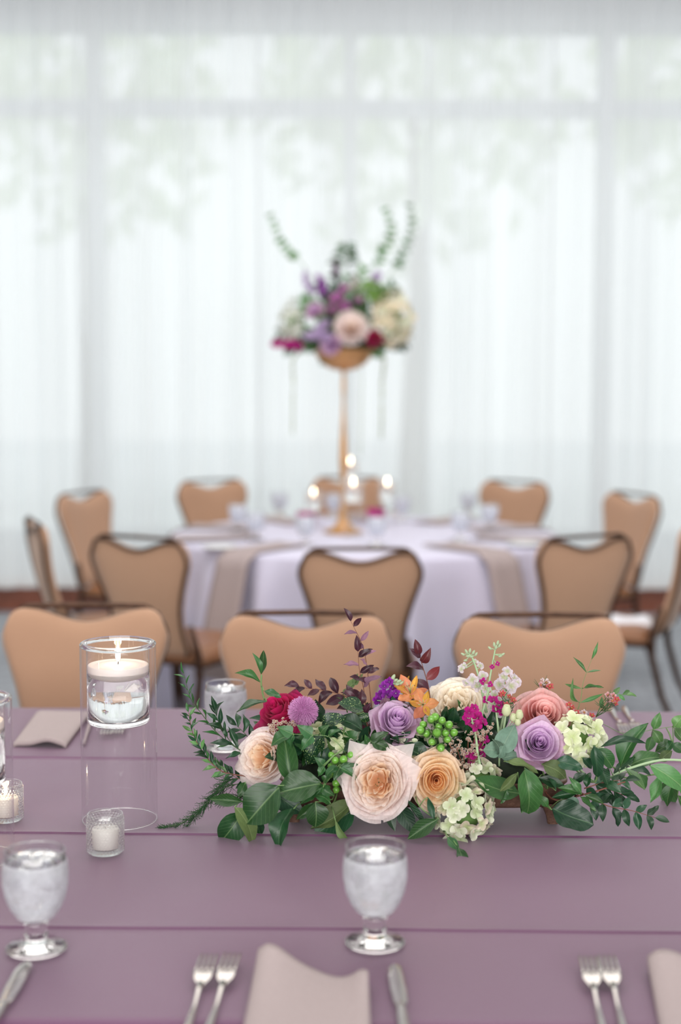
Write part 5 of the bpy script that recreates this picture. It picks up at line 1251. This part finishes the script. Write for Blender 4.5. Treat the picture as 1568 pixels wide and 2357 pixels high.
sprig('small plum leaves below the purple stock', [(880, 1650), (895, 1628), (920, 1625)], 2.40, 5, .026, .014, 'leaf_plum', 'broad', 'stem_brown', .0010, 50, .0, mats=['leaf_plum', 'leaf_mauve'], name='plum_leaf_sprig')
sprig('speckled pointed leaf behind the plum sprigs', [(800, 1640), (790, 1600), (812, 1575)], 2.47, 3, .036, .020, 'leaf_olive', 'spade', 'stem', .0012, 40, .2)

# filler branches tucked through the body of the arrangement
rs = random.Random(77)
def filler(k, n_all, where):
    fx = -1 + 2 * (k + .5) / n_all; x0 = TRX + .20 * fx; a = rs.uniform(.45, 1.2) if k % 3 else rs.uniform(1.2, 2.6)
    # a: 0 = towards the camera, pi/2 = up, pi = away
    end = Vector((TRX + .265 * fx + rs.uniform(-.02, .02), 2.435 - .085 * cos(a), .835 + .095 * max(sin(a), -.05) * (1 - .3 * fx * fx)))
    root = Vector((x0, 2.435, .82)); cv = catmull([root, root.lerp(end, .55) + Vector((0, 0, .012)), end], 4)
    t = thing('leafy_branch', 'green filler leaves tucked ' + where, 'greenery', root, group='filler leaf branches in the trough')
    put('stem', MB().tube(cv, .0012, 5).mesh('stem', M_['stem_dark']), t)
    for q in range(10):
        f = .2 + .8 * q / 9; i = min(int(f * (len(cv) - 1)), len(cv) - 2); p = cv[i]
        d = ((end - root).normalized() + Vector((rs.uniform(-1, 1), rs.uniform(-.6, .3), rs.uniform(-.6, .5))) * 1.0).normalized()
        l = rs.uniform(.032, .05); leaf(t, p, p + d * l, l * rs.uniform(.42, .6), rs.choice(['broad', 'broad', 'lance']), rs.choice(['leaf_a', 'leaf_dark', 'leaf_dark', 'leaf_dark']))
FL = ['at the left end of the trough', 'under the left blush rose', 'right of the left blush rose', 'behind the hot pink rose', 'under the lilac thistle', 'behind the left berries', 'left of the large blush rose',
      'behind the large blush rose', 'below the upper lavender rose', 'below the orange lilies', 'behind the peach rose', 'under the cream rose', 'behind the lower hydrangea', 'around the magenta stock', 'behind the grey green sprig',
      'left of the lower lavender rose', 'under the dusty pink rose', 'behind the lime hydrangea', 'below the lime hydrangea', 'at the right end of the trough']
for k in range(len(FL)): filler(k, len(FL), FL[k])

# ------------------------------------------------------------------ arrangement on the gold stand
BD = gsD; BX = BD / 3400; SC = GS + Vector((0, 0, zy(800)))
def Q(x, y, d=0): return P(x, y, BD + d)
gb = 'roses on the gold stand'
def brose(label, x, y, wpx, mats, d=-.1, ax=(0, -.95, .2), n=18, style='spiral', seed=1):
    rose(label, Q(x, y, d), ax, wpx * .5 * BX, mats, n, style, .04, gb, stem_to=SC, seed=seed, lowp=True)
brose('large cream rose at the centre of the flowers on the gold stand', 808, 752, 78, (blush[1], blush[2], blush[2]), -.15, n=24, seed=31)
brose('lavender rose hanging over the rim of the gold bowl', 764, 796, 50, lav, -.15, (-.1, -.9, -.1), seed=32)
brose('crimson rose right of the cream rose on the gold stand', 864, 779, 40, hot, -.12, seed=33)
brose('upper lavender rose on the left of the gold stand flowers', 724, 714, 42, lav, -.1, (-.3, -.9, .3), seed=34)
for k, (x, y, s) in enumerate([(769, 711, 24), (794, 704, 25), (778, 682, 24), (793, 664, 20), (826, 690, 16), (768, 690, 18)]):
    brose(('left', 'right', 'middle upper', 'highest', 'rightmost', 'leftmost')[k] + ' small pinkish purple bloom above the cream rose on the gold stand', x, y, s, (pu and (PM['lavender_heart'], pm('orchid_mid', rgb(222, 140, 212), rgb(200, 100, 186)), pm('orchid_pink', rgb(230, 150, 216), rgb(206, 104, 190)))), -.08 - .01 * k, n=10, seed=40 + k)
blh = [lobed(4, pm('hyd_blush', rgb(232, 214, 196), rgb(206, 206, 160), .2), .34, .18, .1, .5, nr=3, na=24, seed=k + 70) for k in range(2)] + [lobed(4, hm[1], .34, .18, .1, .5, nr=3, na=24, seed=73)]
hydrangea('big blush and cream hydrangea on the right of the gold stand flowers', Q(903, 735, -.06), (.35, -.8, .2), .088, .125, .08, 60, .026, blh, 'hydrangeas on the gold stand', stem_to=SC, seed=6)
hydrangea('small white green hydrangea on the left of the gold stand flowers', Q(672, 738, -.04), (-.4, -.8, .2), .055, .095, .05, 32, .022, [lobed(4, pm('hyd_white', rgb(226, 228, 226), rgb(200, 210, 180), .2), .34, .18, .1, .5, nr=3, na=24, seed=75)], 'hydrangeas on the gold stand', stem_to=SC, seed=7)
grm = lobed(5, pm('green_bloom', rgb(132, 172, 84), rgb(96, 140, 60), .2), .4, .3, .1, .5, nr=3, na=25, seed=76)
hydrangea('bright green bloom cluster upper right on the gold stand', Q(860, 674, -.05), (.2, -.8, .5), .062, .045, .045, 28, .022, [grm], 'hydrangeas on the gold stand', stem_to=SC, seed=8)
def bstock(label, x0, y0, x1, y1, bm, n, s, d=-.05, wd=10):
    t = thing('stock_flower', label, 'flower', Q(x0, y0, d), group='flower spikes on the gold stand')
    put('stem', MB().tube(catmull([SC, Q(x0, y0, d), Q(x1, y1, d)], 5), .0035, 6).mesh('stem', M_['stem']), t)
    for k in range(n):
        f = k / max(1, n - 1); p = Q(x0 + (x1 - x0) * f + U(-wd, wd) * (1 - .5 * f), y0 + (y1 - y0) * f + U(-3, 3), d - U(0, .05))
        put('blossom', bm[k % len(bm)], t, frame((U(-.5, .5), -1, U(-.3, .6)), loc=p) @ Matrix.Scale(s * BX * (1 - .3 * f), 4))
pl2 = [lobed(4, pm('stock_lilac', rgb(206, 184, 220), rgb(190, 170, 210)), .4, .2, .15, .5, nr=3, na=24, seed=80)]
bstock('vivid purple flower spike at the upper left of the gold stand', 748, 676, 732, 634, pu, 12, 9, -.06, 5)
bstock('magenta flower spray drooping at the lower left of the gold stand', 690, 796, 630, 790, mg, 18, 12, -.06, 6)
bstock('lilac stock flowers between lavender roses on the gold stand', 758, 775, 705, 772, pl2, 16, 12, -.12, 8)
bstock('lilac stock above the lavender rose on the gold stand', 730, 770, 748, 742, pl2, 10, 12, -.12, 10)
bstock('pale lilac spike at the upper left of the gold stand', 715, 670, 700, 628, pl2, 10, 9, 0, 8)
bstock('pale lilac spike at the upper right of the gold stand', 856, 650, 872, 628, pl2, 10, 10, 0, 8)
bstock('white lilac stock at the top centre of the gold stand', 812, 670, 822, 640, [pl[0]], 10, 12, .03, 12)
bstock('dark plum flower bud at the top of the gold stand', 774, 630, 771, 604, [lobed(5, pm('dark_plum', rgb(104, 48, 96), rgb(80, 30, 70)), .3, .3, .1, .5, nr=3, na=25, seed=82)], 9, 8, 0, 3)
gm = M_['leaf_light']
def bsprig(label, pts, n, ll, lw, mat='leaf_a', kind='round', d=0, opp=True, stem='stem', ang=70, r=.0022, start=.15):
    cv = catmull([SC] + [Q(x, y, d) for x, y in pts], 6)
    t = thing('leafy_sprig', label, 'greenery', SC, group='greenery on the gold stand')
    put('stem', MB().tube(cv, [r * (1 - .6 * k / (len(cv) - 1)) for k in range(len(cv))], 6).mesh('stem', M_[stem]), t)
    for k in range(n):
        f = start + (1 - start) * (k + .6) / n; q = f * (len(cv) - 1); i = min(int(q), len(cv) - 2); p = cv[i].lerp(cv[i + 1], q - i); tg = (cv[i + 1] - cv[i]).normalized()
        for s in ((-1, 1) if opp else ((-1) ** k,)):
            dd = Matrix.Rotation(radians(s * ang), 3, Vector((U(-.4, .4), -1, U(-.2, .5))).normalized()) @ tg
            l = ll * U(.8, 1.15) * (1.1 - .5 * f); leaf(t, p, p + dd * l, lw * l / ll, kind, mat)
bsprig('tall arching bell sprig reaching up to the left on the gold stand', [(705, 622), (668, 585), (640, 545), (622, 492)], 9, .034, .030, 'leaf_light', start=.35)
bsprig('tall bell sprig reaching straight up right of centre on the gold stand', [(855, 650), (880, 585), (902, 535), (886, 478)], 9, .038, .034, 'leaf_light', start=.35)
bsprig('tallest bell sprig at the far right of the gold stand', [(885, 650), (925, 590), (948, 530), (942, 468)], 9, .038, .034, 'leaf_a', start=.35)
bsprig('green top sprig spreading flat above the gold stand flowers', [(792, 640), (795, 590), (798, 566)], 7, .085, .034, 'leaf_a', 'lance', start=.4, ang=80)
bsprig('green gladiolus buds standing left of the lavender rose on the gold stand', [(700, 760), (698, 720), (700, 684)], 5, .05, .03, 'leaf_light', 'broad', -.06, start=.2, ang=30)
for k, (x, y, w_) in enumerate([(640, 770, 'low left'), (935, 790, 'low right'), (700, 690, 'upper left'), (905, 660, 'upper right'), (770, 640, 'upper middle left'), (840, 620, 'upper middle right'), (740, 820, 'over the bowl at left'), (815, 815, 'over the bowl at the middle'), (880, 810, 'over the bowl at right'), (665, 800, 'far low left'), (820, 700, 'above the cream rose'), (750, 740, 'left of the cream rose'), (845, 730, 'right of the cream rose'), (700, 790, 'near the magenta spray'), (890, 790, 'below the blush hydrangea'), (760, 680, 'at the upper centre left'), (740, 660, 'beside the purple spike'), (800, 640, 'below the top sprig')]):
    bsprig('dark green leaves %s in the gold stand flowers' % w_, [((x + 796) / 2, (y + 780) / 2), (x, y)], 9, .078, .038, ['leaf_a', 'leaf_dark', 'leaf_light'][k % 3], 'lance', -.03 + .02 * (k % 3), start=.1, ang=45)
M_['amaranth'] = plain('amaranth_strand', rgb(150, 158, 116), .7, noise_s=60, noise_a=.3)
def strand(label, pts, r, d):
    cv = catmull([SC] + [Q(x, y, d) for x, y in pts], 6); t = thing('hanging_amaranth', label, 'flower', SC, group='hanging strands on the gold stand')
    put('stem', MB().tube(cv, r * .4, 6).mesh('stem', M_['stem']), t); mb = MB()
    for k in range(120):
        f = U(.35, 1); q = f * (len(cv) - 1); i = min(int(q), len(cv) - 2); p = cv[i].lerp(cv[i + 1], q - i)
        mb.ball(p + Vector((U(-r, r), U(-r, r), U(-r, r))), r * .8, 4)
    put('seed_heads', mb.mesh('seed_heads', M_['amaranth']), t, kind='stuff')
strand('pale green strand hanging at the left of the gold bowl', [(684, 815), (676, 890), (674, 1000)], .004, -.08)
strand('faint thin strand hanging just right of the gold stem', [(830, 845), (832, 930), (830, 1050)], .0025, .06)
strand('olive strand hanging at the right of the gold bowl', [(878, 812), (880, 880), (878, 1010)], .0045, -.02)
